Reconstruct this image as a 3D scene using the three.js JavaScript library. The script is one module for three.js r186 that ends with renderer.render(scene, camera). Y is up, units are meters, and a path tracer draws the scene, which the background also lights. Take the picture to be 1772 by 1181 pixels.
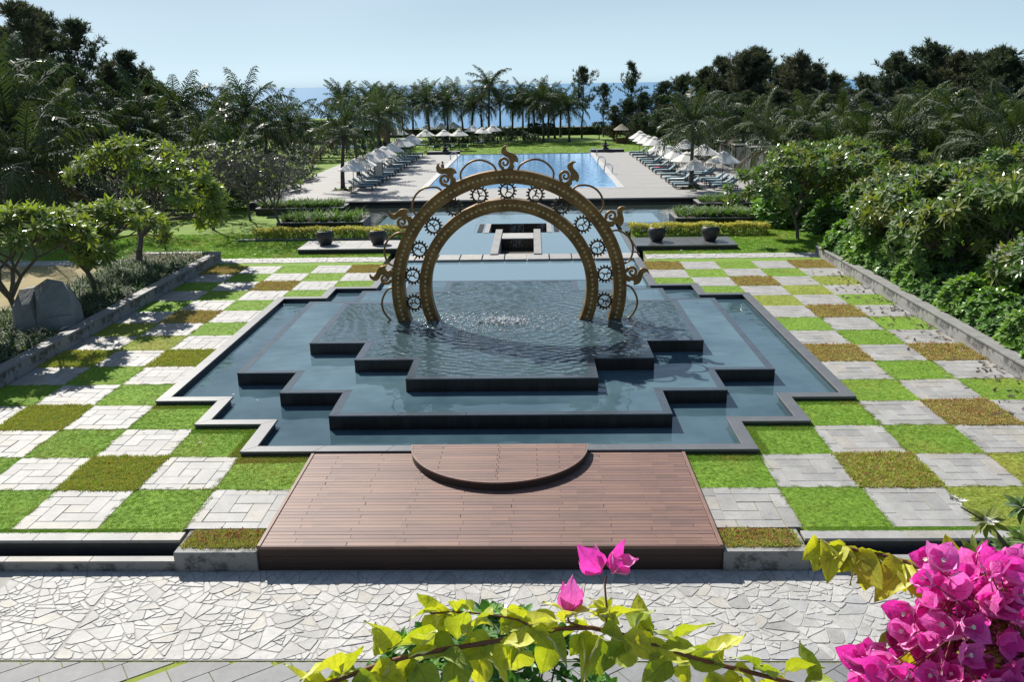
import * as THREE from 'three';
import { ConvexGeometry } from 'three/addons/geometries/ConvexGeometry.js';
import { mergeGeometries } from 'three/addons/utils/BufferGeometryUtils.js';

// ---------------------------------------------------------------- camera, sky, sun, exposure
const scene = new THREE.Scene();
const camera = new THREE.PerspectiveCamera(42.817, 1772 / 1181, 0.05, 12000);
{
  const yaw = 0.02670, pitch = 0.28820, roll = -0.01605;
  const f = new THREE.Vector3(-Math.sin(yaw) * Math.cos(pitch), -Math.sin(pitch), -Math.cos(yaw) * Math.cos(pitch));
  const r0 = new THREE.Vector3(Math.cos(yaw), 0, -Math.sin(yaw)), u0 = new THREE.Vector3().crossVectors(r0, f);
  const r = r0.clone().multiplyScalar(Math.cos(roll)).addScaledVector(u0, Math.sin(roll));
  const u = u0.clone().multiplyScalar(Math.cos(roll)).addScaledVector(r0, -Math.sin(roll));
  camera.position.set(0.92, 8.668, 15.865);
  camera.quaternion.setFromRotationMatrix(new THREE.Matrix4().makeBasis(r, u, f.clone().negate()));
  camera.updateMatrixWorld(); camera.updateProjectionMatrix();
}
const SUN = new THREE.Vector3(-0.33, 0.53, -0.51).normalize();
{
  // clear morning sky: pale at the horizon, deeper blue overhead, brighter round the sun
  const W = 512, H = 256, d = new Float32Array(W * H * 4);
  const zen = [0.022, 0.06, 0.15], mid = [0.085, 0.175, 0.31], hor = [0.385, 0.515, 0.585];
  const veil = (p, y) => Math.sin(p * 5 + y * 31 + 1.3 * Math.sin(p * 3.1 + y * 12)) * Math.sin(p * 11 - y * 47 + Math.sin(p * 7)) ; // thin high haze
  for (let j = 0; j < H; j++) for (let i = 0; i < W; i++) {
    const phi = ((i + 0.5) / W - 0.5) * 2 * Math.PI, th = ((j + 0.5) / H - 0.5) * Math.PI;
    const y = Math.sin(th), x = Math.cos(th) * Math.cos(phi), z = Math.cos(th) * Math.sin(phi);
    const e = Math.max(0, y), a = 1 - Math.exp(-e * 6), b = 1 - Math.exp(-e * 1.7);
    const c = Math.max(-1, Math.min(1, x * SUN.x + y * SUN.y + z * SUN.z)), ang = Math.acos(c);
    const glow = 0.40 * Math.exp(-ang * 2.6) + 0.6 * Math.exp(-ang * 8) + 0.03 * (1 + c) * 0.5;
    const hz = 0.012 * veil(phi, y) * Math.min(1, e * 20); const k = (j * W + i) * 4, down = y < 0 ? 0.85 : 1;
    for (let q = 0; q < 3; q++) {
      const base = hor[q] * (1 - a) + (mid[q] * (1 - b) + zen[q] * b) * a;
      d[k + q] = (base * 0.95 + hz + glow * [1, 0.97, 0.9][q]) * down;
    }
    d[k + 3] = 1;
  }
  const sky = new THREE.DataTexture(d, W, H, THREE.RGBAFormat, THREE.FloatType);
  sky.mapping = THREE.EquirectangularReflectionMapping; sky.magFilter = sky.minFilter = THREE.LinearFilter;
  sky.wrapS = THREE.RepeatWrapping; sky.needsUpdate = true;
  scene.background = sky; scene.environment = sky;
}
const sun = new THREE.DirectionalLight(new THREE.Color().setRGB(1, 0.95, 0.87), 5.0);
sun.position.copy(SUN).multiplyScalar(120); sun.target.position.set(0, 0, -30);
sun.position.add(sun.target.position); sun.castShadow = true;
Object.assign(sun.shadow.camera, { left: -90, right: 90, top: 90, bottom: -90, near: 1, far: 320 });
sun.shadow.mapSize.set(4096, 4096);
scene.add(sun, sun.target);
const renderer = new THREE.WebGLRenderer({ antialias: true });
renderer.toneMapping = THREE.LinearToneMapping; renderer.toneMappingExposure = 1.62;
renderer.shadowMap.enabled = true;

// ---------------------------------------------------------------- helpers
let seed = 7;
const rnd = () => { seed |= 0; seed = seed + 0x6D2B79F5 | 0; let t = Math.imul(seed ^ seed >>> 15, 1 | seed); t = t + Math.imul(t ^ t >>> 7, 61 | t) ^ t; return ((t ^ t >>> 14) >>> 0) / 4294967296; };
const R = (a, b) => a + (b - a) * rnd(), pick = a => a[Math.floor(rnd() * a.length)];
const V = (x, y, z) => new THREE.Vector3(x, y, z), PI = Math.PI;
const ORD = 'first second third fourth fifth sixth seventh eighth ninth tenth eleventh twelfth thirteenth fourteenth fifteenth sixteenth seventeenth eighteenth nineteenth twentieth twenty-first twenty-second twenty-third twenty-fourth'.split(' ');
const taken = {};
const numbered = n => { const k = taken[n] = (taken[n] ?? -1) + 1; return k ? n + '_' + String(k).padStart(3, '0') : n; };
function tag(o, label, category, group, kind) { o.userData.label = label; o.userData.category = category; if (group) o.userData.group = group; if (kind) o.userData.kind = kind; return o; }
function thing(name, label, category, x = 0, y = 0, z = 0, ry = 0, group) { const g = new THREE.Group(); g.name = numbered(name); g.position.set(x, y, z); g.rotation.y = ry; scene.add(g); return tag(g, label, category, group); }
function part(name, geo, m, parent) { const o = new THREE.Mesh(geo, m); o.name = name; parent.add(o); return o; }
function solo(name, geo, m, label, category, group, kind) { const o = new THREE.Mesh(geo, m); o.name = numbered(name); scene.add(o); return tag(o, label, category, group, kind); }
const struct = (name, geo, m, label) => solo(name, geo, m, label, 'ground', null, 'structure');
const clean = g => { if (g.index) g = g.toNonIndexed(); for (const k of Object.keys(g.attributes)) if (!['position', 'normal', 'uv'].includes(k)) g.deleteAttribute(k); if (!g.attributes.uv) g.setAttribute('uv', new THREE.BufferAttribute(new Float32Array(g.attributes.position.count * 2), 2)); return g; };
const merge = l => mergeGeometries(l.map(clean));
const box = (w, h, d, x = 0, y = 0, z = 0) => new THREE.BoxGeometry(w, h, d).translate(x, y, z);
class TB { // triangle soup builder
  constructor() { this.p = []; this.u = []; this.n = []; }
  tri(a, b, c, ua, ub, uc) {
    const nx = (b[1] - a[1]) * (c[2] - a[2]) - (b[2] - a[2]) * (c[1] - a[1]), ny = (b[2] - a[2]) * (c[0] - a[0]) - (b[0] - a[0]) * (c[2] - a[2]), nz = (b[0] - a[0]) * (c[1] - a[1]) - (b[1] - a[1]) * (c[0] - a[0]);
    const l = Math.hypot(nx, ny, nz) || 1;
    for (const v of [a, b, c]) { this.p.push(v[0], v[1], v[2]); this.n.push(nx / l, ny / l, nz / l); }
    this.u.push(...(ua ?? [a[0], a[2]]), ...(ub ?? [b[0], b[2]]), ...(uc ?? [c[0], c[2]]));
  }
  quad(a, b, c, d, ua, ub, uc, ud) { this.tri(a, b, c, ua, ub, uc); this.tri(a, c, d, ua, uc, ud); }
  geo() { const g = new THREE.BufferGeometry(); g.setAttribute('position', new THREE.Float32BufferAttribute(this.p, 3)); g.setAttribute('normal', new THREE.Float32BufferAttribute(this.n, 3)); g.setAttribute('uv', new THREE.Float32BufferAttribute(this.u, 2)); return g; }
}
const area = p => { let s = 0; for (let i = 0; i < p.length; i++) { const a = p[i], b = p[(i + 1) % p.length]; s += a[0] * b[1] - b[0] * a[1]; } return s / 2; };
const ccw = p => area(p) < 0 ? p.slice().reverse() : p;
function inset(p, w) { // moves every edge of a counter-clockwise polygon inwards by w
  const n = p.length, out = [];
  for (let i = 0; i < n; i++) {
    const a = p[(i + n - 1) % n], b = p[i], c = p[(i + 1) % n];
    let d1 = [b[0] - a[0], b[1] - a[1]], d2 = [c[0] - b[0], c[1] - b[1]];
    const l1 = Math.hypot(...d1) || 1, l2 = Math.hypot(...d2) || 1; d1 = [d1[0] / l1, d1[1] / l1]; d2 = [d2[0] / l2, d2[1] / l2];
    const n1 = [-d1[1], d1[0]], n2 = [-d2[1], d2[0]], k = 1 + n1[0] * n2[0] + n1[1] * n2[1];
    const s = k < 0.25 ? w / 0.25 : w / k;
    out.push([b[0] + (n1[0] + n2[0]) * s, b[1] + (n1[1] + n2[1]) * s]);
  }
  return out;
}
// a prism standing on a polygon [x, z], top edges chamfered
function prism(poly, y0, y1, bev = 0, t = new TB()) {
  const p = ccw(poly), q = bev ? inset(p, bev) : p, n = p.length, ym = y1 - bev;
  let run = 0;
  for (let i = 0; i < n; i++) {
    const a = p[i], b = p[(i + 1) % n], c = q[i], d = q[(i + 1) % n], l = Math.hypot(b[0] - a[0], b[1] - a[1]);
    t.quad([a[0], ym, a[1]], [b[0], ym, b[1]], [b[0], y0, b[1]], [a[0], y0, a[1]], [run, ym], [run + l, ym], [run + l, y0], [run, y0]);
    if (bev) t.quad([c[0], y1, c[1]], [d[0], y1, d[1]], [b[0], ym, b[1]], [a[0], ym, a[1]]);
    run += l;
  }
  const sh = q.map(v => new THREE.Vector2(v[0], v[1]));
  for (const [i, j, k] of THREE.ShapeUtils.triangulateShape(sh, [])) t.tri([q[i][0], y1, q[i][1]], [q[k][0], y1, q[k][1]], [q[j][0], y1, q[j][1]]);
  return t;
}
const prismG = (poly, y0, y1, bev) => prism(poly, y0, y1, bev).geo();
const rect = (x0, x1, z0, z1) => [[x0, z0], [x1, z0], [x1, z1], [x0, z1]];
const clipHalf = (poly, nx, nz, d) => { // keeps nx*x + nz*z <= d
  const out = [], n = poly.length;
  for (let i = 0; i < n; i++) {
    const a = poly[i], b = poly[(i + 1) % n], fa = nx * a[0] + nz * a[1] - d, fb = nx * b[0] + nz * b[1] - d;
    if (fa <= 0) out.push(a);
    if (fa * fb < 0) { const t = fa / (fa - fb); out.push([a[0] + (b[0] - a[0]) * t, a[1] + (b[1] - a[1]) * t]); }
  }
  return out;
};
const clipRect = (p, x0, x1, z0, z1) => { for (const [a, b, d] of [[-1, 0, -x0], [1, 0, x1], [0, -1, -z0], [0, 1, z1]]) { p = clipHalf(p, a, b, d); if (p.length < 3) return p; } return p; };
function limb(t, a, b, ra, rb, n = 6) { // tapered cylinder between two points
  const d = b.clone().sub(a), l = d.length(); d.normalize();
  const u = V(0, 1, 0).cross(d); if (u.lengthSq() < 1e-4) u.set(1, 0, 0); u.normalize(); const w = d.clone().cross(u);
  const P = (o, r, k) => { const c = Math.cos(k / n * 2 * PI) * r, s = Math.sin(k / n * 2 * PI) * r; return [o.x + u.x * c + w.x * s, o.y + u.y * c + w.y * s, o.z + u.z * c + w.z * s]; };
  for (let k = 0; k < n; k++) t.quad(P(a, ra, k), P(a, ra, k + 1), P(b, rb, k + 1), P(b, rb, k), [k / n, 0], [(k + 1) / n, 0], [(k + 1) / n, l], [k / n, l]);
}
const tube = (pts, r, n = 24, m = 7) => new THREE.TubeGeometry(new THREE.CatmullRomCurve3(pts), n, r, m);
// is a point inside the picture (used only to decide what the photograph shows)
const _v = V(0, 0, 0);
const shows = (x, y, z, m = 1.04) => { _v.set(x, y, z).project(camera); return Math.abs(_v.x) < m && Math.abs(_v.y) < m && _v.z < 1; };

// ---------------------------------------------------------------- textures and materials
function lattice(per, s) { const a = new Float32Array(per * per); let q = seed; seed = s; for (let i = 0; i < a.length; i++) a[i] = rnd(); seed = q; return (x, y) => { const xi = Math.floor(x), yi = Math.floor(y), fx = x - xi, fy = y - yi, sx = fx * fx * (3 - 2 * fx), sy = fy * fy * (3 - 2 * fy), g = (i, j) => a[((j % per + per) % per) * per + (i % per + per) % per]; return (g(xi, yi) * (1 - sx) + g(xi + 1, yi) * sx) * (1 - sy) + (g(xi, yi + 1) * (1 - sx) + g(xi + 1, yi + 1) * sx) * sy; }; }
function fbm(freqs, s) { const L = freqs.map((f, i) => [lattice(f[1] ?? f[0], s + i * 31), f]); let tot = 0; freqs.forEach(f => tot += f[2]); return (u, v) => { let r = 0; for (const [l, f] of L) r += l(u * f[0], v * (f[1] ?? f[0])) * f[2]; return r / tot; }; }
const fb = (list, s) => { const L = list.map(([fx, fy, w], i) => [lattice(Math.max(fx, fy), s + i * 31), fx, fy, w]); let tot = 0; list.forEach(l => tot += l[2]); return (u, v) => { let r = 0; for (const [l, fx, fy, w] of L) r += l(u * fx, v * fy) * w; return r / tot; }; };
function tex(n, fn, srgb = true, rep = [1, 1]) {
  const d = new Uint8Array(n * n * 4);
  for (let j = 0; j < n; j++) for (let i = 0; i < n; i++) { let c = fn(i / n, j / n); if (typeof c === 'number') c = [c, c, c]; for (let q = 0; q < 3; q++) { const v = Math.max(0, Math.min(1, c[q])); d[(j * n + i) * 4 + q] = 255 * (srgb ? Math.pow(v, 1 / 2.2) : v); } d[(j * n + i) * 4 + 3] = 255; }
  const t = new THREE.DataTexture(d, n, n); t.wrapS = t.wrapT = THREE.RepeatWrapping; t.magFilter = THREE.LinearFilter; t.minFilter = THREE.LinearMipmapLinearFilter; t.generateMipmaps = true;
  if (srgb) t.colorSpace = THREE.SRGBColorSpace; t.repeat.set(...rep); t.needsUpdate = true; return t;
}
const ALBEDO = 0.76; // scales all base colours down against the raised exposure, so shade renders deeper
const col = c => new THREE.Color().setRGB(...c.map(v => v * ALBEDO));
const M = (c, rough, o = {}) => new THREE.MeshPhysicalMaterial({ color: col(c), roughness: rough, side: THREE.DoubleSide, ...o });
const leafM = (c, tr = 0.4, coat = 0.35, cr = 0.38, o = {}) => M(c, 1, { transmission: tr, thickness: 0, clearcoat: coat, clearcoatRoughness: cr, ...o });
const nStone = fb([[4, 4, 1], [11, 11, 0.9], [37, 37, 0.7], [101, 101, 0.5]], 11);
const nGrain = fb([[3, 3, 0.7], [9, 9, 0.7], [64, 64, 1], [170, 170, 1]], 23);
const tStone = tex(512, (u, v) => 0.54 + 0.54 * nStone(u, v), true, [0.5, 0.5]);
const tGrain = tex(512, (u, v) => 0.6 + 0.45 * nGrain(u, v), true, [0.8, 0.8]);
const tBump = tex(512, (u, v) => nStone(u, v), false, [0.5, 0.5]);
const nWeather = fb([[2, 2, 0.6], [5, 5, 0.8], [13, 13, 0.8], [60, 60, 0.5]], 41);
const tConcrete = tex(512, (u, v) => { const a = nWeather(u, v), s = nWeather(v + 0.3, u * 0.5); const dark = Math.max(0, a - 0.44) * 5; return 0.98 - 0.8 * Math.min(1, dark) * (0.35 + s); }, true, [0.45, 0.45]);
const nWood = fb([[3, 90, 0.8], [6, 200, 0.6], [2, 3, 1.3], [7, 9, 0.6], [40, 40, 0.35]], 59);
const tWood = tex(512, (u, v) => 0.55 + 0.66 * nWood(u, v), true, [0.55, 1.4]);
const nTurf = fb([[3, 3, 0.8], [8, 8, 0.8], [30, 30, 0.5], [90, 90, 0.8]], 77);
const tTurf = tex(512, (u, v) => { const a = nTurf(u, v), d = Math.max(0, nTurf(v, u + 0.4) - 0.56) * 4; return [0.55 + 0.7 * a + d * 0.5, 0.62 + 0.6 * a, 0.5 + 0.7 * a + d * 0.4]; }, true, [0.22, 0.22]);
const stoneMats = (base, list, rough, extra = {}) => list.map(k => M(base.map((c, i) => c * (Array.isArray(k) ? k[i] : k)), rough, { map: tStone, bumpMap: tBump, bumpScale: 0.004, ...extra }));
const mPave = stoneMats([0.44, 0.435, 0.42], [1, 0.92, 1.06, 0.84, 0.96, [1.04, 1, 0.93]], 0.66);
const mCrazy = stoneMats([0.56, 0.55, 0.525], [1, 0.88, 1.08, 0.76, 0.95, [1.02, 0.99, 0.93], [0.88, 0.9, 0.93], 1.06], 0.7, { bumpScale: 0.012 });
const mMortar = M([0.5, 0.485, 0.45], 0.9, { map: tGrain });
const mRim = M([0.09, 0.11, 0.13], 0.2, { map: tGrain });
const mKerb = M([0.16, 0.17, 0.185], 0.46, { map: tGrain, bumpMap: tBump, bumpScale: 0.001 });
const mKerbFace = M([0.06, 0.064, 0.07], 0.4, { map: tStone });
const nStreak = fb([[60, 3, 1], [150, 5, 0.8], [9, 2, 0.8]], 63), tStreak = tex(512, (u, v) => { const a = nStreak(u, v); return 0.3 + Math.max(0, a - 0.5) * 3.2; }, true, [0.3, 0.6]);
const mBlack = M([0.02, 0.021, 0.022], 0.34, { map: tStreak });
const mConcrete = M([0.34, 0.335, 0.32], 0.85, { map: tConcrete, bumpMap: tBump, bumpScale: 0.006 });
const mWallTop = M([0.33, 0.33, 0.325], 0.7, { map: tStone, bumpMap: tBump, bumpScale: 0.004 });
const mDark = M([0.03, 0.031, 0.033], 0.6, { map: tStone });
const mDeck = [1, 0.84, 1.14, 0.92, 1.06].map((k, i) => M([0.23 * k, 0.125 * k, 0.094 * k * (i % 2 ? 1.08 : 1)], 0.6, { map: tWood, bumpMap: tWood, bumpScale: 0.0015 }));
const mDeckTrim = M([0.25, 0.14, 0.11], 0.6, { map: tWood });
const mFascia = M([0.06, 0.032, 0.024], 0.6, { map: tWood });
const mTurf = M([0.18, 0.325, 0.016], 0.95, { map: tTurf });
const mTan = M([0.34, 0.28, 0.13], 0.95, { map: tTurf });
const mTurfDry = M([0.27, 0.33, 0.035], 0.95, { map: tTurf });
const mLawn = M([0.16, 0.28, 0.014], 0.95, { map: tTurf });
const mSoil = M([0.075, 0.055, 0.036], 0.95, { map: tGrain });
const mSand = M([0.42, 0.34, 0.20], 0.95, { map: tGrain });
const mBrown = M([0.02, 0.017, 0.014], 0.9);
// the turning ripple field of the jet, the breeze and the overflow
function ripple(size, jets, wind, amp) {
  return (u, v) => {
    const x = (u - 0.5) * size, z = (v - 0.5) * size; let h = 0;
    for (const [jx, jz, k, a, fall] of jets) { const r = Math.hypot(x - jx, z - jz), w = r + 0.12 * Math.sin(x * 1.7 + z * 0.8) + 0.1 * Math.sin(z * 2.3 - x); h += a * Math.sin(w * k) / (1 + r * fall) * Math.min(1, r * 2); }
    for (const [kx, kz, ph, a] of wind) h += a * Math.sin(x * kx + z * kz + ph + 0.7 * Math.sin(x * 0.9 - z * 0.6 + ph));
    return 0.5 + h * amp;
  };
}
const windy = (n, k0, k1, a, s) => { let q = seed; seed = s; const o = []; for (let i = 0; i < n; i++) { const k = R(k0, k1), t = R(-0.9, 0.9); o.push([k * Math.sin(t), k * Math.cos(t), R(0, 6.28), a]); } seed = q; return o; };
const tRip = tex(1024, ripple(12.6, [[0, 0.3, 21, 0.8, 0.16], [0.4, 0.1, 13, 0.5, 0.15], [-1.6, 1.4, 17, 0.5, 0.25], [1.9, 1.2, 18, 0.5, 0.25], [-3.2, 0.2, 15, 0.5, 0.35], [3.3, 0.1, 16, 0.5, 0.35]], windy(12, 7, 24, 0.17, 5), 0.2), false);
const tRip2 = tex(1024, ripple(10, [], windy(14, 3, 15, 0.2, 8).map(w => [Math.round(w[0] * 10 / 6.2832) * 0.62832, Math.round(w[1] * 10 / 6.2832) * 0.62832, w[2], w[3]]), 0.12), false, [0.1, 0.1]);
const nMottle = fb([[3, 3, 1], [7, 7, 1], [17, 17, 0.7], [50, 50, 0.4]], 401), tMottle = tex(512, (u, v) => { const a = Math.max(0, Math.min(1, (nMottle(u, v) - 0.28) * 2.3)); return [0.5 + 0.52 * a, 0.55 + 0.44 * a, 0.58 + 0.4 * a]; }, true, [0.07, 0.07]); // faint cloud-like mottling put into the water colour
const water = (c, o) => M(c, 0.035, { ior: 1.48, ...o });
const mWater3 = water([0.055, 0.095, 0.108], { bumpMap: tRip, bumpScale: 0.055 });
const mWater2 = water([0.12, 0.205, 0.245], { map: tMottle, bumpMap: tRip2, bumpScale: 0.016 });
const mWater1 = water([0.09, 0.16, 0.195], { map: tMottle, bumpMap: tRip2, bumpScale: 0.012 });
const mPond = water([0.03, 0.042, 0.036], { bumpMap: tRip2, bumpScale: 0.012 });
const mPaleWater = water([0.19, 0.29, 0.34], { bumpMap: tRip2, bumpScale: 0.005 });  // paler base colour for the channel and the panels behind it
const mPool = water([0.3, 0.57, 0.92], { bumpMap: tRip2, bumpScale: 0.02 });
const mSea = M([0.07, 0.24, 0.45], 0.3, { ior: 1.333, bumpMap: (() => { const t = tRip2.clone(); t.repeat.set(0.03, 0.03); return t; })(), bumpScale: 0.5 });

// ---------------------------------------------------------------- ground and sea
struct('ground', new THREE.PlaneGeometry(600, 190).rotateX(-PI / 2).translate(0, -0.62, -45), mSoil, 'brown earth below the lawns and pavements');
struct('sea', new THREE.PlaneGeometry(16000, 9000).rotateX(-PI / 2).translate(0, -4, -4640), mSea, 'calm blue sea out to the horizon behind the palms');
struct('beach', new THREE.PlaneGeometry(600, 40).rotateX(0.1 - PI / 2).translate(0, -2.62, -160), mSand, 'strip of sand sloping to the sea');
const S = 1.8, mRust = M([0.4, 0.34, 0.1], 0.95, { map: tGrain }), mJoint = M([0.3, 0.3, 0.2], 0.95, { map: tTurf });
// the reach of the stepped basin on each side, as the photograph shows it
const reach = z => z > -3.6 ? 4.5 : z > -5.4 ? 6.3 : z > -7.2 ? 8.1 : z > -19.8 ? 9.9 : z > -21.6 ? 8.1 : 6.3;
const rust = new Set(['1,2', '3,4', '6,3', '6,5', '9,4', '12,3', '14,5', '14,1']);
const cells = { stone: [], grass: [], rust: [] };
for (const s of [-1, 1]) for (let j = 0; j < 15; j++) for (let c = 0; c < 6; c++) {
  const zc = -S * (j + 0.5), xi = 4.5 + S * c;
  if (xi < reach(zc) - 0.01) continue;
  const cell = { s, j, c, x0: s > 0 ? xi : -xi - S, x1: s > 0 ? xi + S : -xi, z0: -S * (j + 1), z1: -S * j };
  cells[(c + j) % 2 === 0 ? 'stone' : rust.has(j + ',' + c) ? 'rust' : 'grass'].push(cell);
}
{
  const lawn = thing('lawn', 'green turf squares of the checkerboard garden', 'lawn'); lawn.userData.kind = 'structure';
  for (const c of [...cells.grass, ...cells.rust]) part('turf_square', prismG(rect(c.x0 + 0.005, c.x1 - 0.005, c.z0 + 0.005, c.z1 - 0.005), -0.4, rust.has(c.j + ',' + c.c) ? -0.01 : -0.004), rust.has(c.j + ',' + c.c) ? mRust : (c.j * 7 + c.c * 3 + c.s) % 5 === 0 ? mTurfDry : mTurf, lawn);
  // strips of turf along the front edge and by the path
  for (const s of [-1, 1]) {
    const X = (a, b) => s > 0 ? [a, b] : [-b, -a];
    part('turf_strip', prismG(rect(...X(6.3, 15.3), 0.0, 0.13), -0.4, -0.004), mTurf, lawn);
    part('turf_strip', prismG(rect(...X(6.7, 15.3), -27.8, -27.0), -0.4, -0.006), mTurf, lawn);
    part('back_lawn', prismG(rect(...X(6.72, 70), -47.6, -29.05), -0.4, -0.008), mLawn, lawn);
    part('side_lawn', prismG(rect(...X(19.6, 70), -29.05, 8), -0.4, -0.012), s < 0 ? mTan : mLawn, lawn);
    part('pool_lawn', prismG(rect(...X(20, 120), -91.4, -47.6), -0.4, 0.2), mLawn, lawn);
  }
  part('beach_lawn', prismG(rect(-120, 120, -138, -91.4), -0.4, 0.36), mLawn, lawn);
}
// paved squares: slabs laid as a pinwheel inside a border
const paved = thing('pavement', 'pale grey stone paving squares of the checkerboard', 'pavement'); paved.userData.kind = 'structure';
const pavedR = thing('pavement', 'pale grey stone paving squares right of the stepped basin', 'pavement'); pavedR.userData.kind = 'structure';
{
  const far = [new TB(), new TB()];
  part('bedding', (() => { const t = new TB(); for (const c of cells.stone) if (c.s < 0) prism(rect(c.x0 + 0.003, c.x1 - 0.003, c.z0 + 0.003, c.z1 - 0.003), -0.4, -0.014, 0, t); return t.geo(); })(), mJoint, paved);
  part('bedding', (() => { const t = new TB(); for (const c of cells.stone) if (c.s > 0) prism(rect(c.x0 + 0.003, c.x1 - 0.003, c.z0 + 0.003, c.z1 - 0.003), -0.4, -0.014, 0, t); return t.geo(); })(), mJoint, pavedR);
  let count = [0, 0];
  for (const c of cells.stone) {
    const L = [], b = R(0.28, 0.36), i1 = S - b, k = pick([0, 1]);
    const strip = (x0, x1, z0, z1) => { // cut a strip into two or three slabs
      const lx = x1 - x0, lz = z1 - z0, n = pick([2, 2, 3]); let a = 0;
      const cuts = n === 2 ? [R(0.35, 0.65)] : [R(0.25, 0.38), R(0.6, 0.75)];
      for (const t of [...cuts, 1]) { L.push(lx > lz ? [x0 + lx * a, x0 + lx * t, z0, z1] : [x0, x1, z0 + lz * a, z0 + lz * t]); a = t; }
    };
    if (k) { strip(0, i1, 0, b); strip(i1, S, 0, i1); strip(b, S, i1, S); strip(0, b, b, S); } else { strip(b, S, 0, b); strip(i1, S, b, S); strip(0, i1, i1, S); strip(0, b, 0, i1); }
    const w = S - 2 * b, t = w / 3, o = b;
    if (k) L.push([o, o + 2 * t, o, o + t], [o + 2 * t, o + w, o, o + 2 * t], [o + t, o + w, o + 2 * t, o + w], [o, o + t, o + t, o + w], [o + t, o + 2 * t, o + t, o + 2 * t]);
    else L.push([o + t, o + w, o, o + t], [o + 2 * t, o + w, o + t, o + w], [o, o + 2 * t, o + 2 * t, o + w], [o, o + t, o, o + 2 * t], [o + t, o + 2 * t, o + t, o + 2 * t]);
    const side = c.s > 0 ? 1 : 0, near = c.j < 8 && shows((c.x0 + c.x1) / 2, 0, (c.z0 + c.z1) / 2, 1.12);
    for (const [x0, x1, z0, z1] of L) {
      const g = pick([0.003, 0.004, 0.003, 0.005, 0.003, 0.012]), q = pick([0.003, 0.004, 0.003, 0.014]), gx = rnd() < 0.1 ? 0.02 : 0.003, h = R(-0.004, 0.004);
      const poly = rect(c.x0 + x0 + g, c.x0 + x1 - gx, c.z0 + z0 + 0.005, c.z0 + z1 - q);
      if (near && count[side] < 285) { count[side]++; part('paving_slab', prismG(poly, -0.05, h, 0.005), pick(mPave), side ? pavedR : paved); } else prism(poly, -0.05, h, 0.005, far[side]);
    }
  }
  far.forEach((t, i) => { part('paving_slab', t.geo(), mPave[0], i ? pavedR : paved).userData.kind = 'stuff'; });
}
// ---------------------------------------------------------------- stepped basin
const mirror = half => [...half, ...half.slice().reverse().map(([x, z]) => [-x, z])];
const outerHalf = [[6.3, -3.6], [6.3, -5.4], [8.1, -5.4], [8.1, -7.2], [9.9, -7.2], [9.9, -19.8], [8.1, -19.8], [8.1, -21.6], [6.3, -21.6], [6.3, -27.75]];
const tier2Half = [[4.5, -5.4], [4.5, -7.2], [6.3, -7.2], [6.3, -9], [8.1, -9], [8.1, -18], [6.3, -18], [6.3, -19.8], [4.5, -19.8], [4.5, -21.6]];
const tier3Half = [[2.7, -7.2], [2.7, -9], [4.5, -9], [4.5, -10.8], [6.3, -10.8], [6.3, -16.2], [4.5, -16.2], [4.5, -18], [2.7, -18], [2.7, -19.8]];
function ring(poly, w, y0, y1, bev, each, skip) { // mitred stones along a closed outline
  const p = ccw(poly), q = inset(p, w), n = p.length;
  for (let i = 0; i < n; i++) {
    const a = p[i], b = p[(i + 1) % n], c = q[(i + 1) % n], d = q[i];
    if (skip && skip(a, b)) continue;
    const l = Math.hypot(b[0] - a[0], b[1] - a[1]), m = Math.max(1, Math.round(l / 1.8)), L = (s, e, t) => [s[0] + (e[0] - s[0]) * t, s[1] + (e[1] - s[1]) * t];
    for (let k = 0; k < m; k++) each(prismG([L(a, b, k / m), L(a, b, (k + 1) / m), L(d, c, (k + 1) / m), L(d, c, k / m)], y0, y1, bev), i);
  }
}
{
  const basin = thing('basin_kerb', 'stepped grey granite kerb round the lowest fountain basin', 'kerb');
  ring(mirror(outerHalf), 0.34, 0.075, 0.13, 0.006, g => part('coping_stone', g, mKerb, basin), (a, b) => a[1] < -27.7 && b[1] < -27.7);
  ring(inset(ccw(mirror(outerHalf)), 0.02), 0.26, -0.5, 0.075, 0, g => part('kerb_wall', g, mKerbFace, basin), (a, b) => a[1] < -27.6 && b[1] < -27.6);
  const inner = inset(ccw(mirror(outerHalf)), 0.2);
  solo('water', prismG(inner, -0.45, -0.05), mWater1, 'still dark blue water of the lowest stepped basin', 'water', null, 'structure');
  solo('water', prismG(rect(-5.94, 5.94, -27.77, -21.95), -0.3, -0.044), mPaleWater, 'paler water panel in the channel between the arch and the stone crossing', 'water', null, 'structure');
  const tier = (half, y0, y1, label, mw, wl) => {
    const t = thing('fountain_tier', label, 'fountain'), p = ccw(mirror(half));
    ring(p, 0.3, y0, y1 - 0.035, 0, g => part('wall_slab', g, mBlack, t));
    ring(inset(p, -0.006), 0.24, y1 - 0.035, y1, 0.008, g => part('rim_stone', g, mRim, t));
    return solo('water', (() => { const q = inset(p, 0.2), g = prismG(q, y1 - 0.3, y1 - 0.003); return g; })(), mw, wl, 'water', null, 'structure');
  };
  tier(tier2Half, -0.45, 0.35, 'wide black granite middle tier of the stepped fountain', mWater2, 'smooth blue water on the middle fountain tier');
  const w3 = tier(tier3Half, 0.0, 0.74, 'black granite top tier under the bronze arch', mWater3, 'rippled water on the top tier round the arch legs');
  const a = w3.geometry.attributes, uv = a.uv, ps = a.position; // ripples centred on the jet
  for (let i = 0; i < ps.count; i++) uv.setXY(i, ps.getX(i) / 12.6 + 0.5, (ps.getZ(i) + 13.5) / 12.6 + 0.5);
}
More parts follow.
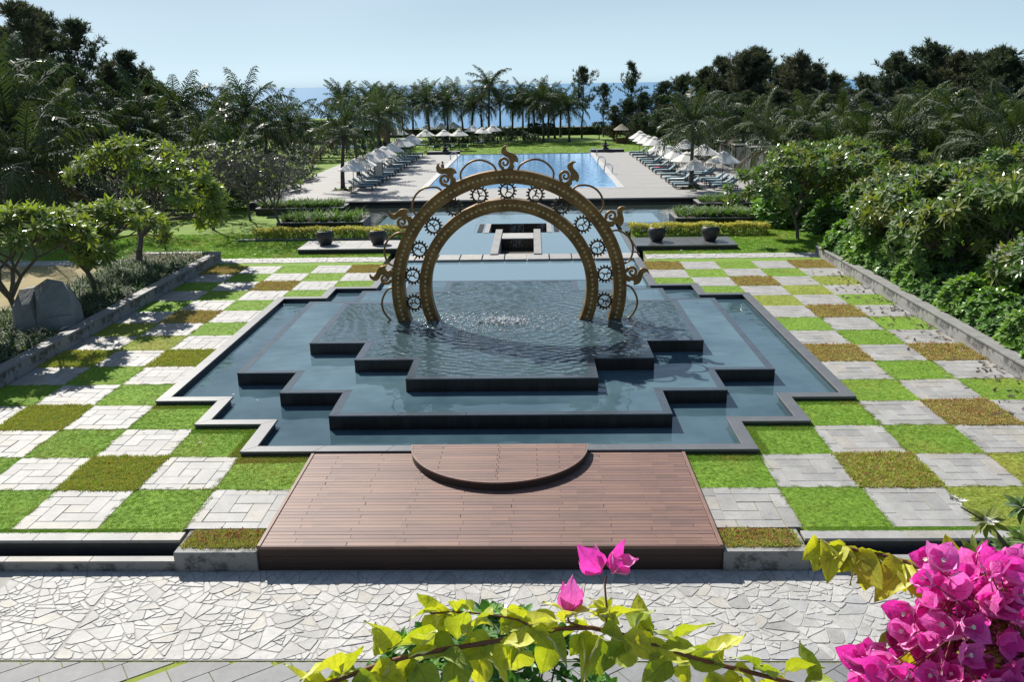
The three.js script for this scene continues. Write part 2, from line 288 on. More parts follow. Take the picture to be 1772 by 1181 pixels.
{ // bubbling jet of the top tier; wider flat white flecks paint in sparkle
  const j = thing('fountain_jet', 'low bubbling jet of white foam with painted sparkle flecks beneath the arch', 'fountain jet', -0.1, 0.74, -13.3), t = [];
  for (let i = 0; i < 900; i++) { const r = Math.pow(rnd(), 0.8) * (i < 200 ? 0.6 : 2.0), a = R(0, 2 * PI), s = R(0.012, i < 200 ? 0.05 : 0.026); t.push(new THREE.IcosahedronGeometry(s, 0).scale(1.4, i < 200 ? R(0.5, 1.6) : 0.4, 1).translate(r * Math.cos(a) * 1.6, i < 200 ? R(0, 0.1) * (1 - r) : 0.003, r * Math.sin(a) * 0.75)); }
  const f = part('foam', merge(t), M([0.75, 0.77, 0.76], 0.15), j); f.userData.kind = 'stuff';
}
// ---------------------------------------------------------------- bronze arch
{
  const nB = fb([[3, 3, 1], [9, 9, 1], [40, 40, 0.8]], 91), tB = tex(256, (u, v) => { const a = Math.max(0, Math.min(1, (nB(u, v) - 0.3) * 2.4)), s = Math.max(0, nB(v * 0.5, u + 0.37) - 0.5) * 1.6; return [0.56 + 0.5 * a - s * 0.3, 0.54 + 0.5 * a - s * 0.22, 0.52 + 0.45 * a - s * 0.1]; }, true, [0.7, 0.7]);
  const mBronze = M([0.37, 0.225, 0.085], 0.42, { metalness: 0.55, map: tB, bumpMap: tBump, bumpScale: 0.006 });
  const mGold = M([0.75, 0.56, 0.28], 0.36, { metalness: 0.6 }), mDarkB = M([0.1, 0.07, 0.038], 0.5, { metalness: 0.5, map: tB });
  const arch = thing('arch', 'double bronze arch with gears and flame scrolls standing in the fountain', 'arch', 0.055, 0, -13.4);
  const CY = 1.85;
  const sweep = (prof, a0, a1, n) => { const t = new TB(), m = prof.length; for (let k = 0; k < n; k++) { const A = a0 + (a1 - a0) * k / n, B = a0 + (a1 - a0) * (k + 1) / n; for (let i = 0; i < m; i++) { const [r, z] = prof[i], [r2, z2] = prof[(i + 1) % m], P = (q, r, z) => [Math.cos(q) * r, CY + Math.sin(q) * r, z]; t.quad(P(A, r, z), P(A, r2, z2), P(B, r2, z2), P(B, r, z), [A * 3, i * 0.2], [A * 3, i * 0.2 + 0.2], [B * 3, i * 0.2 + 0.2], [B * 3, i * 0.2]); } } return t.geo(); };
  const ringPart = (name, ri, ro, a0) => {
    const e = 0.055, d = 0.45;
    const o = part(name, sweep([[ri, 0], [ri, -d], [ro, -d], [ro, 0], [ro - e, 0], [ro - e - 0.012, -0.03], [ro - 0.13, -0.035], [ro - 0.14, -0.02], [ri + 0.14, -0.02], [ri + 0.13, -0.035], [ri + e + 0.012, -0.03], [ri + e, 0]], -a0, PI + a0, 120), mBronze, arch);
    const rm = (ri + ro) / 2, n = Math.round(rm * (PI + 2 * a0) / 0.165), B = [];
    for (let i = 1; i < n; i++) { const a = -a0 + (PI + 2 * a0) * i / n; B.push(new THREE.SphereGeometry(0.045, 8, 5).scale(1, 1, 0.6).translate(Math.cos(a) * rm, CY + Math.sin(a) * rm, -0.02)); }
    part('bead_row', merge(B), mGold, o);
  };
  ringPart('outer_ring', 3.61, 4.05, 0.36); ringPart('inner_ring', 2.68, 3.09, 0.47);
  // gear wheels, each with a dancing figure inside
  const gs = new THREE.Shape(), N = 16;
  for (let i = 0; i < N; i++) { const a = i / N * 2 * PI; for (const [da, r] of [[-0.19, 0.25], [-0.085, 0.252], [-0.06, 0.305], [0, 0.325], [0.06, 0.305], [0.085, 0.252]]) { const x = Math.cos(a + da) * r, y = Math.sin(a + da) * r; i || da !== -0.19 ? gs.lineTo(x, y) : gs.moveTo(x, y); } }
  gs.closePath(); const hole = new THREE.Path(); hole.absarc(0, 0, 0.205, 0, 2 * PI, true); gs.holes.push(hole);
  const gearG = new THREE.ExtrudeGeometry(gs, { depth: 0.06, bevelEnabled: true, bevelSize: 0.006, bevelThickness: 0.006, bevelSegments: 1, curveSegments: 20 }).translate(0, 0, -0.03);
  const fig = new TB(), J = { head: [0.0, 0.125], neck: [0, 0.085], hip: [0.0, -0.03], le: [-0.085, 0.115], lh: [-0.15, 0.15], re: [0.09, 0.045], rh: [0.165, 0.1], lk: [-0.07, -0.105], lf: [-0.02, -0.2], rk: [0.1, -0.04], rf: [0.17, -0.11] };
  const P = k => V(J[k][0], J[k][1], 0);
  for (const [a, b, r0, r1] of [['neck', 'hip', 0.032, 0.026], ['neck', 'le', 0.02, 0.016], ['le', 'lh', 0.016, 0.012], ['neck', 're', 0.02, 0.016], ['re', 'rh', 0.016, 0.012], ['hip', 'lk', 0.026, 0.02], ['lk', 'lf', 0.02, 0.013], ['hip', 'rk', 0.026, 0.02], ['rk', 'rf', 0.02, 0.013], ['neck', 'head', 0.018, 0.018]]) limb(fig, P(a), P(b), r0, r1, 6);
  const figG = merge([fig.geo(), new THREE.SphereGeometry(0.034, 8, 6).translate(0, 0.14, 0), new THREE.ConeGeometry(0.03, 0.06, 6).translate(0, 0.185, 0)]);
  const pinG = box(0.05, 0.14, 0.04, 0, 0.3, 0), pinG2 = box(0.05, 0.1, 0.04, 0, -0.29, 0);
  for (let i = -6; i <= 6; i++) {
    const a = PI / 2 + i * 16.4 * PI / 180, g = part('gear_wheel', gearG, mDarkB, arch);
    g.position.set(Math.cos(a) * 3.35, CY + Math.sin(a) * 3.35, -0.2); g.rotation.z = a - PI / 2;
    part('dancing_figure', figG, mDarkB, g); part('mounting_pin', pinG, mDarkB, g); part('mounting_pin', pinG2, mDarkB, g);
  }
  // flame scrolls: a spiral foot and a curling flame, cut from plate
  const k = 1 / 185, fl = new THREE.Shape(), pt = (x, y) => [(x - 725) * k, (287 - y) * k];
  const curve = [[760, 287], [770, 268], [763, 250], [776, 236], [793, 240], [794, 222], [786, 204], [768, 190], [742, 181], [727, 172], [720, 158], [722, 146], [730, 138], [714, 141], [701, 152], [694, 170], [697, 188], [710, 200], [728, 208], [738, 220], [743, 238], [741, 258], [733, 272], [718, 287]];
  fl.moveTo(...pt(...curve[0])); fl.splineThru(curve.slice(1).map(c => new THREE.Vector2(...pt(...c)))); fl.closePath();
  const sp = new THREE.Shape(), oo = [], ii = [], n = 44;
  for (let i = 0; i <= n; i++) { const t = i / n, a = -0.55 * PI - t * 2.75 * PI, r = 44 - 34 * t, w = 17 - 8 * t; oo.push([712 + Math.cos(a) * r, 243 - Math.sin(a) * r]); ii.push([712 + Math.cos(a) * Math.max(2, r - w), 243 - Math.sin(a) * Math.max(2, r - w)]); }
  [...oo, ...ii.reverse()].forEach((c, i) => i ? sp.lineTo(...pt(...c)) : sp.moveTo(...pt(...c))); sp.closePath();
  const ex = { depth: 0.09, bevelEnabled: true, bevelSize: 0.008, bevelThickness: 0.012, bevelSegments: 2, curveSegments: 4 };
  const finG = merge([new THREE.ExtrudeGeometry(fl, ex), new THREE.ExtrudeGeometry(sp, { ...ex, depth: 0.088 }), box(0.34, 0.12, 0.08, 0, -0.02, 0.045)]).translate(0, 0, -0.05);
  const mFin = M([0.39, 0.24, 0.09], 0.4, { metalness: 0.55, map: tB });
  for (let i = -3; i <= 3; i++) { const a = PI / 2 - i * 28 * PI / 180, f = part('flame_scroll', finG, mFin, arch); f.position.set(Math.cos(a) * 4.04, CY + Math.sin(a) * 4.04, -0.2); f.rotation.z = a - PI / 2; }
  for (const s of [-1, 1]) for (let i = 0; i < 4; i++) {
    const d = a => PI / 2 + s * a * PI / 180, a0 = 28 * i + 5, a1 = i === 3 ? 107 : 28 * i + 22.5, q = (a, r) => V(Math.cos(d(a)) * r, CY + Math.sin(d(a)) * r, -0.2);
    const pts = [q(a0, 4.02), q(a0 + 1.2, 4.22), q((a0 + a1) / 2 - 2.5, 4.46), q((a0 + a1) / 2 + 2.5, 4.47), q(a1 - 1.2, 4.26), q(a1, 4.02)];
    part('curved_bar', tube(pts, 0.036, 26, 7), mBronze, arch);
  }
}

// ---------------------------------------------------------------- timber deck in front of the basin
{
  const deck = thing('timber_deck', 'reddish brown plank deck in front of the stepped basin', 'deck');
  const w = 0.1415, z0 = -3.55, rows = 31, sets = [[-2.75, -0.62, 1.45, 3.3], [-3.85, -1.7, 0.42, 2.4, 4.1]];
  for (let i = 0; i < rows; i++) {
    const za = z0 + i * w, zb = za + w - (rnd() < 0.1 ? 0.009 : 0.005), cuts = sets[(i >> 0) % 2].map(c => c + R(-0.06, 0.06));
    let x = -4.44;
    for (const c of [...cuts, 4.44]) { const g = rnd() < 0.14 ? 0.009 : 0.001; part('plank', prismG(rect(x + 0.002, c - g, za, zb), 0.045, 0.08 + R(-0.0015, 0.0015), 0.003), pick(mDeck), deck); x = c; }
  }
  part('edge_board', prismG(rect(-4.52, -4.445, -3.55, 0.87), 0.02, 0.1, 0.006), mDeckTrim, deck); part('edge_board', prismG(rect(4.445, 4.52, -3.55, 0.87), 0.02, 0.1, 0.006), mDeckTrim, deck);
  part('edge_board', prismG(rect(-4.445, 4.445, 0.842, 0.87), 0.02, 0.082, 0.004), mDeckTrim, deck);
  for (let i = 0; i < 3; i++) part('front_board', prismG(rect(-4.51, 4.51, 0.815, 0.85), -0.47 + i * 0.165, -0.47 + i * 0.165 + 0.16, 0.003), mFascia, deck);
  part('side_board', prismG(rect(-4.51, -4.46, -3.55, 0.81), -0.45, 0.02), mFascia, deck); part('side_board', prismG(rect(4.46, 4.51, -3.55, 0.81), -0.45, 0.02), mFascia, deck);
  part('joists', merge([box(8.8, 0.4, 0.1, 0, -0.2, -3), box(8.8, 0.4, 0.1, 0, -0.2, -1.4), box(8.8, 0.4, 0.1, 0, -0.2, 0.3)]), mBrown, deck);
  const st = thing('stage_step', 'half-round raised timber step at the back of the deck', 'step'), cx = 0.06, cz = -3.66, r = 2.12, top = 0.27;
  const n = 15, ww = r / n;
  for (let i = 0; i < n; i++) {
    const za = cz + i * ww, zb = za + ww - 0.005, xa = Math.sqrt(Math.max(0.02, r * r - (za - cz) ** 2)) - 0.03, xb = Math.sqrt(Math.max(0.004, r * r - (zb - cz) ** 2)) - 0.03;
    const cuts = (i % 2 ? [-1.35, 0.02, 1.42] : [-0.02, 0.9]).filter(c => Math.abs(c) < xb - 0.1);
    let L = -1, prev = null;
    for (const c of [...cuts, null]) { const p = [prev === null ? [-xa, za] : [prev + 0.003, za], c === null ? [xa, za] : [c - 0.004, za], c === null ? [Math.max(xb, 0.05), zb] : [c - 0.004, zb], prev === null ? [-Math.max(xb, 0.05), zb] : [prev + 0.003, zb]].map(([x, z]) => [x + cx, z]); part('plank', prismG(p, top - 0.03, top, 0.003), pick(mDeck), st); prev = c; }
  }
  const arc = (ra, rb, y0, y1, m, name) => { const t = new TB(), N = 48; for (let i = 0; i < N; i++) { const a = PI * i / N, b = PI * (i + 1) / N, q = (a, r) => [cx + Math.cos(a) * r, cz + Math.sin(a) * r]; prism([q(a, ra), q(b, ra), q(b, rb), q(a, rb)], y0, y1, 0, t); } part(name, t.geo(), m, st); };
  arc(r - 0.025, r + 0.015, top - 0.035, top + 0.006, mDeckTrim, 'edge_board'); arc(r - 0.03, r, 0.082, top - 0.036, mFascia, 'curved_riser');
}
// ---------------------------------------------------------------- retaining walls and planters at the front
for (const s of [-1, 1]) {
  const X = (a, b) => s > 0 ? [a, b] : [-b, -a], sd = s > 0 ? 'right' : 'left';
  const w = thing('retaining_wall', `low grey double ledge edging the lawn ${sd} of the deck`, 'wall');
  for (let i = 0; i < 10; i++) part('coping_slab', prismG(rect(...X(6.2 + i * 1.0, 7.195 + i * 1.0), 0.135, 0.46), -0.06, 0.0, 0.006), pick(mPave), w);
  part('upper_face', prismG(rect(...X(6.2, 16.2), 0.14, 0.43), -0.6, -0.062), mKerbFace, w);
  part('slot_floor', prismG(rect(...X(6.2, 16.2), 0.432, 0.7), -0.6, -0.36), mDark, w);  // dark colour on floor and upper face stands in for slot shadow
  for (let i = 0; i < 6; i++) part('coping_slab', prismG(rect(...X(6.17 + i * 1.7, 7.865 + i * 1.7), 0.68, 0.885), -0.27, -0.225, 0.006), pick(mPave), w);
  part('lower_face', prismG(rect(...X(6.17, 16.2), 0.702, 0.87), -0.6, -0.272), mConcrete, w);
  const p = thing('front_planter', `stained concrete planter of reddish ground cover ${sd} of the deck`, 'planter');
  part('planter_wall', prismG(rect(...X(4.53, 6.16), 0.62, 0.9), -0.6, -0.03, 0.012), mConcrete, p);
  part('planter_wall', prismG(rect(...X(5.98, 6.16), 0.01, 0.615), -0.6, -0.03, 0.012), mConcrete, p);
  part('soil', prismG(rect(...X(4.53, 5.97), 0.01, 0.615), -0.6, -0.05), mRust, p);
}
// ---------------------------------------------------------------- crazy paving and the grey slabs in front
function crazy(x0, x1, z0, z1, aMin, aMax) { // flags broken from one sheet: each piece is split across its length until small
  const out = [], cut = p => {
    p = ccw(p); const A = Math.abs(area(p)), stop = aMin + (aMax - aMin) * Math.pow(rnd(), 1.6);
    if (A < stop) { out.push(p); return; }
    const c = p.reduce((s, v) => [s[0] + v[0] / p.length, s[1] + v[1] / p.length], [0, 0]); let xx = 0, zz = 0, xz = 0;
    for (const v of p) { const a = v[0] - c[0], b = v[1] - c[1]; xx += a * a; zz += b * b; xz += a * b; }
    const th = 0.5 * Math.atan2(2 * xz, xx - zz) + R(-0.75, 0.75), nx = Math.cos(th), nz = Math.sin(th), l = Math.sqrt(A) * 0.22, d = nx * (c[0] + R(-l, l)) + nz * (c[1] + R(-l, l));
    const a = clipHalf(p, nx, nz, d), b = clipHalf(p, -nx, -nz, -d); if (a.length < 3 || b.length < 3) { out.push(p); return; } cut(a); cut(b);
  };
  cut(rect(x0, x1, z0, z1));
  return out.map(p => {
    p = p.filter((v, i) => { const q = p[(i + 1) % p.length]; return Math.hypot(v[0] - q[0], v[1] - q[1]) > 0.035; }); if (p.length < 3) return null;
    p = inset(p, R(0.002, 0.009)); if (area(p) < 0.003) return null;
    const c = []; for (let i = 0; i < p.length; i++) { const a = p[(i + p.length - 1) % p.length], b = p[i], d = p[(i + 1) % p.length], t = R(0.05, 0.26), u = R(0.05, 0.26); c.push([b[0] + (a[0] - b[0]) * t, b[1] + (a[1] - b[1]) * t], [b[0] + (d[0] - b[0]) * u, b[1] + (d[1] - b[1]) * u]); }
    return c;
  }).filter(p => p && area(p) > 0.002);
}
{
  const plaza = thing('crazy_paving', 'pale irregular stone paving across the front of the garden', 'pavement'); plaza.userData.kind = 'structure';
  part('mortar_bed', prismG(rect(-16, 16, 0.8, 3.64), -0.7, -0.449), mMortar, plaza);
  const L = [...crazy(-9.3, -7.21, 0.9, 3.62, 0.014, 0.17), ...crazy(-7.17, 9.4, 0.9, 3.62, 0.014, 0.18)].map(p => [p, Math.abs(area(p)), p.reduce((a, b) => [a[0] + b[0] / p.length, a[1] + b[1] / p.length], [0, 0])]);
  L.forEach(l => l.push(shows(l[2][0], -0.45, l[2][1], 1.03) ? l[1] : 0)); L.sort((a, b) => b[3] - a[3]);
  const rest = new TB();
  L.forEach(([p, a, c, v], i) => { const y = -0.444 + R(0.0, 0.011); if (v && i < 296) { const k = Math.floor(rnd() * 5); part('paving_stone', prismG(p, -0.47, y, 0.005), mCrazy[c[0] > 1.5 && rnd() < 0.5 ? [3, 6, 1][i % 3] : rnd() < 0.12 ? 7 : [0, 1, 2, 4, 5][k]], plaza); } else prism(p, -0.47, y, 0.008, rest); });
  part('paving_stone', rest.geo(), mCrazy[2], plaza).userData.kind = 'stuff';
  const path = thing('path', 'white stone path crossing behind the checkerboard lawn', 'path'); path.userData.kind = 'structure';
  for (const s of [-1, 1]) {
    const X = (a, b) => s > 0 ? [a, b] : [-b, -a];
    part('mortar_bed', prismG(rect(...X(6.7, 40), -29.04, -27.81), -0.4, -0.004), mMortar, path);
    const t = new TB(); for (const p of crazy(...X(6.72, 22), -29.02, -27.83, 0.03, 0.2)) prism(p, -0.02, R(0.008, 0.022), 0.006, t);
    part('paving_stone', t.geo(), mCrazy[2], path).userData.kind = 'stuff';
  }
  // grey slabs laid on the skew, grass in the wide joints
  const slabs = thing('skew_pavement', 'grey rectangular slabs laid diagonally with mossy joints', 'pavement'); slabs.userData.kind = 'structure';
  part('joint_bed', prismG(rect(-16, 16, 3.65, 14.4), -0.7, -0.462), mTurfDry, slabs);
  const mSlate = stoneMats([0.27, 0.275, 0.28], [1, 0.88, 1.1, 0.95], 0.7); const far = new TB(), co = Math.cos(-0.62), si = Math.sin(-0.62); let cnt = 0;
  for (let i = -34; i < 34; i++) for (let j = -16; j < 16; j++) {
    const w = 0.46, l = 0.92, band = Math.floor((i + 100) / 5) * 0.13, off = (i & 1) * 0.46 + (i % 3) * 0.1, u0 = j * l + off, v0 = i * w + band;
    let p = [[u0 + 0.005, v0 + 0.005], [u0 + l - 0.005, v0 + 0.005], [u0 + l - 0.005, v0 + w - 0.005], [u0 + 0.005, v0 + w - 0.005]].map(([u, v]) => [u * co - v * si, u * si + v * co + 3]);
    p = clipRect(p, -9.5, 9.5, 3.68, 8.5); if (p.length < 3 || Math.abs(area(p)) < 0.01) continue;
    const cx = p.reduce((s, a) => s + a[0], 0) / p.length, cz = p.reduce((s, a) => s + a[1], 0) / p.length;
    if (cz < 4.9 && Math.abs(cx) < 9 && cnt < 290) { cnt++; part('paving_slab', prismG(p, -0.5, -0.448 + R(-0.003, 0.003), 0.004), pick(mSlate), slabs); } else prism(p, -0.5, -0.448, 0.004, far);
  }
  part('paving_slab', far.geo(), mSlate[0], slabs).userData.kind = 'stuff';
}
// ---------------------------------------------------------------- long planters beside the lawn
for (const s of [-1, 1]) {
  const X = (a, b) => s > 0 ? [a, b] : [-b, -a], sd = s > 0 ? 'right' : 'left';
  const w = thing('planter_wall', s > 0 ? 'long pale stone planter wall with grey coping right of the lawn' : 'long shaded grey planter wall left of the lawn', 'wall');
  for (let i = 0; i < 12; i++) {
    const z = -28.5 + i * 2.4;
    part('wall_block', prismG(rect(...X(15.33, 15.62), z + 0.004, z + 2.396), -0.4, 0.42), mConcrete, w);
    part('coping_slab', prismG(rect(...X(15.3, 15.74), z + 0.003, z + 2.397), 0.422, 0.5, 0.008), mWallTop, w);
  }
  part('end_block', prismG(rect(...X(15.63, 19.6), -28.5, -28.2), -0.4, 0.42), mConcrete, w); part('coping_slab', prismG(rect(...X(15.75, 19.6), -28.53, -28.12), 0.422, 0.5, 0.008), mWallTop, w);
  part('soil', prismG(rect(...X(15.63, 19.6), -28.19, 0.3), -0.4, 0.36), mSoil, w);
}
// ---------------------------------------------------------------- reflecting pond behind
{
  const cross = thing('stone_crossing', 'row of pale flat slabs crossing the water channel', 'crossing');
  for (let i = 0; i < 11; i++) { const x = -6.32 + i * 1.15; part('slab', prismG(rect(x + 0.03, x + 1.12, -29.15, -27.78), -0.2, 0.07, 0.01), pick(mPave), cross); }
  part('support', prismG(rect(-6.3, 6.3, -28.9, -28), -0.6, -0.21), mDark, cross);
  // raised water panels either side of the sunken stair
  const pondPoly = (x0, x1, z0, z1) => prismG(rect(x0, x1, z0, z1), -0.5, 0.06);
  solo('water', pondPoly(-6.05, -1.36, -35.95, -29.2), mPaleWater, 'pale water panel left of the sunken stair', 'water', null, 'structure');
  solo('water', pondPoly(1.36, 6.05, -35.95, -29.2), mPaleWater, 'pale water panel right of the sunken stair', 'water', null, 'structure');
  solo('water', merge([pondPoly(-2.65, -2.05, -39.5, -35.96), pondPoly(2.05, 2.65, -39.5, -35.96)]), mPaleWater, 'narrow strips of water beside the dark cascade pit', 'water', null, 'structure');
  solo('water', merge([pondPoly(-6.05, -2.66, -39.5, -35.96), pondPoly(2.66, 6.05, -39.5, -35.96), pondPoly(-9, 9, -43.5, -39.51)]), mPaleWater, 'pale water round the cascade pit', 'water', null, 'structure');
  solo('water', merge([pondPoly(-17.4, 17.4, -48.2, -43.51), pondPoly(-15.5, -9.01, -43.5, -37.4), pondPoly(9.01, 15.5, -43.5, -37.4), pondPoly(-9.0, -6.3, -39.5, -36.1), pondPoly(6.3, 9.0, -39.5, -36.1)]), mPond, 'dark green reflecting pond below the pool terrace', 'water', null, 'structure');
  const pk = thing('pond_kerb', 'dark granite kerb along both sides of the pale water panels', 'kerb');
  for (const s of [-1, 1]) { const X = (a, b) => s > 0 ? [a, b] : [-b, -a]; for (let i = 0; i < 4; i++) part('coping_stone', prismG(rect(...X(6.06, 6.34), -29.2 - i * 1.72 - 1.715, -29.2 - i * 1.72), -0.4, 0.13, 0.006), mKerb, pk); }
  const st = thing('cascade_stair', 'sunken white stair and black cascade walls in the pond', 'stair');
  for (const s of [-1, 1]) { const X = (a, b) => s > 0 ? [a, b] : [-b, -a]; part('side_wall', prismG(rect(...X(0.94, 1.35), -36.9, -28.95), -1.2, 0.13, 0.01), mWallTop, st); part('grate', merge([0, 1, 2, 3, 4, 5, 6, 7, 8].map(i => box(0.3, 0.05, 0.16, s * 2.32, 0.075, -36.3 - i * 0.36))), mDark, st); }
  for (let i = 0; i < 5; i++) part('floor_slab', prismG(rect(-0.93, 0.93, -32.3 + i * 0.66, -32.3 + i * 0.66 + 0.655), -1.1, -0.5, 0.006), pick(mPave), st);
  part('cascade_wall', prismG(rect(-0.93, 0.93, -34.5, -34.0), -1.2, 0.0), mBlack, st); part('pit_floor', prismG(rect(-0.93, 0.93, -34.0, -32.32), -1.2, -1.0), mBlack, st);
  part('cascade_ledge', prismG(rect(-0.93, 0.93, -35.9, -34.02), 0.002, 0.06, 0.01), mPave[2], st); part('ledge_core', prismG(rect(-0.93, 0.93, -35.9, -34.52), -1.2, -0.001), mBlack, st);
  part('cascade_wall', prismG(rect(-1.95, 1.95, -39.8, -39.5), -1.2, 0.045), mBlack, st); part('cascade_wall', prismG(rect(-2.04, -1.75, -39.49, -35.95), -1.2, 0.08), mWallTop, st); part('cascade_wall', prismG(rect(1.75, 2.04, -39.49, -35.95), -1.2, 0.08), mWallTop, st);
  part('pit_floor', prismG(rect(-1.74, 1.74, -39.49, -35.95), -1.2, -1.0), mBlack, st);
  const t = []; for (let i = 0; i < 150; i++) { const x = pick([R(-0.6, 0.3), R(-0.6, 0.3), R(1.2, 1.65)]); t.push(box(0.015, R(0.02, 0.1), 0.01, x, R(-0.55, 0.03), -39.47)); } for (let i = 0; i < 40; i++) t.push(box(0.014, R(0.02, 0.07), 0.01, R(-0.4, 0.3), R(-0.5, -0.03), -33.98));
  part('falling_drops', merge(t), M([0.7, 0.72, 0.72], 0.2), st).userData.kind = 'stuff';
}
// pot platforms and pots
const potProfile = [[0.0, 0], [0.27, 0], [0.31, 0.03], [0.43, 0.25], [0.49, 0.44], [0.5, 0.56], [0.46, 0.68], [0.4, 0.745], [0.385, 0.77], [0.35, 0.77], [0.345, 0.74], [0.4, 0.66], [0.3, 0.6], [0, 0.6]].map(p => new THREE.Vector2(...p));
const potG = new THREE.LatheGeometry(potProfile, 40);
const mPot = M([0.055, 0.052, 0.05], 0.5, { map: tStone, bumpMap: tBump, bumpScale: 0.006 });
const pots = [];
for (const s of [-1, 1]) {
  const X = (a, b) => s > 0 ? [a, b] : [-b, -a];
  const p = thing('stone_platform', s > 0 ? 'low wet stone platform under the two pots right of the water' : 'low grey stone platform under the two pots left of the water', 'platform');
  for (let i = 0; i < 5; i++) part('top_slab', prismG(rect(...X(6.4 + i * 1.08, 7.475 + i * 1.08), -32.7, -30.15), 0.2, 0.26, 0.008), s > 0 ? M([0.16, 0.165, 0.17], 0.25, { map: tStone }) : pick([mPave[3], mPave[1]]), p);
  part('plinth', prismG(rect(...X(6.42, 11.76), -32.66, -30.2), -0.1, 0.198), mDark, p);
  for (const x of [7.65, 10.55]) {
    const q = thing('pot', `round dark clay pot ${x < 9 ? 'nearer the water channel' : 'farther from the water channel'} on the ${s > 0 ? 'right' : 'left'} platform`, 'pot', s * x, 0.26, -31.55, rnd() * 6);
    part('bowl', potG, mPot, q);
    part('soil', new THREE.CylinderGeometry(0.36, 0.36, 0.02, 20).translate(0, 0.63, 0), mSoil, q);
    pots.push(q);
  }
}
// ---------------------------------------------------------------- pool terrace
{
  const nD = fb([[2, 60, 1], [5, 140, 0.8], [30, 30, 0.4]], 71), mTer = M([0.37, 0.365, 0.35], 0.75, { map: tex(512, (u, v) => 0.72 + 0.36 * nD(u, v), true, [0.1, 0.1]) });
  const te = thing('pool_terrace', 'pale grey paved terrace round the swimming pool', 'terrace'); te.userData.kind = 'structure';
  for (const [x0, x1, z0, z1] of [[-20, 20, -54.6, -48.25], [-20, -8.3, -91.4, -54.61], [8.3, 20, -91.4, -54.61]]) part('paving', prismG(rect(x0, x1, z0, z1), -0.3, 0.5), mTer, te);
  part('edge_beam', prismG(rect(-20, 20, -48.24, -47.95), 0.2, 0.46), mBlack, te);
  const mWhite = M([0.62, 0.62, 0.6], 0.6, { map: tStone }), cop = thing('pool_coping', 'white stone coping round the blue swimming pool', 'coping');
  for (const s of [-1, 1]) { const X = (a, b) => s > 0 ? [a, b] : [-b, -a]; for (let i = 0; i < 12; i++) part('coping_stone', prismG(rect(...X(7.75, 8.28), -91.2 + i * 3.05, -91.2 + i * 3.05 + 3.03), -0.3, 0.52, 0.01), mWhite, cop); part('gutter', prismG(rect(...X(8.285, 8.299), -91.2, -54.62), -0.3, 0.47), mBlack, cop); }
  for (let i = 0; i < 6; i++) part('coping_stone', prismG(rect(-7.74 + i * 2.58, -7.74 + i * 2.58 + 2.57, -55.0, -54.61), -0.3, 0.515, 0.01), mWhite, cop);
  part('coping_stone', prismG(rect(-7.74, 7.74, -91.2, -90.9), -0.3, 0.5, 0.01), mDark, cop);
  solo('water', prismG(rect(-7.74, 7.74, -90.89, -55.01), -0.2, 0.46), mPool, 'bright blue water of the swimming pool behind the arch', 'water', null, 'structure');
  const mChrome = M([0.7, 0.71, 0.72], 0.18, { metalness: 1 });
  for (const [x, z, l] of [[-7.75, -83, 'far left'], [7.75, -86, 'far right'], [7.75, -74, 'middle right'], [7.75, -66, 'near right']]) { const t = thing('pool_ladder', `chrome pool ladder at the ${l} pool edge`, 'ladder', x, 0.52, z), s = Math.sign(x); for (const d of [-0.3, 0.3]) part('handrail', tube([V(s * 0.5, 0, d), V(s * 0.5, 0.6, d), V(s * 0.2, 0.85, d), V(-s * 0.15, 0.75, d), V(-s * 0.25, 0.2, d), V(-s * 0.25, -0.4, d)], 0.03, 20, 6), mChrome, t); part('tread', box(0.12, 0.03, 0.58, -s * 0.25, -0.2, 0), mChrome, t); }
  for (const s of [-1, 1]) {
    const pl = thing('urn_plinth', `low black plinth at the far ${s > 0 ? 'right' : 'left'} corner of the pool`, 'plinth', s * 9.9, 0.36, -91.9); part('slab', prismG(rect(-2, 2, -0.6, 0.6), -0.2, 0.42, 0.02), mDark, pl); part('top', prismG(rect(-2, 2, -0.6, 0.6), 0.422, 0.48, 0.01), mWallTop, pl);
    const u = thing('stone_urn', `carved stone urn on the far ${s > 0 ? 'right' : 'left'} pool plinth`, 'urn', s * 9.7, 0.84, -91.9);
    part('bowl', new THREE.LatheGeometry([[0, 0], [0.4, 0], [0.42, 0.1], [0.18, 0.22], [0.22, 0.3], [0.5, 0.42], [0.55, 0.52], [0.45, 0.55], [0.2, 0.5], [0, 0.5]].map(p => new THREE.Vector2(...p)), 20), mPot, u); part('finial', new THREE.LatheGeometry([[0, 0.5], [0.16, 0.52], [0.2, 0.68], [0.1, 0.82], [0.12, 0.9], [0, 1.1]].map(p => new THREE.Vector2(...p)), 14), mPot, u);
  }
}
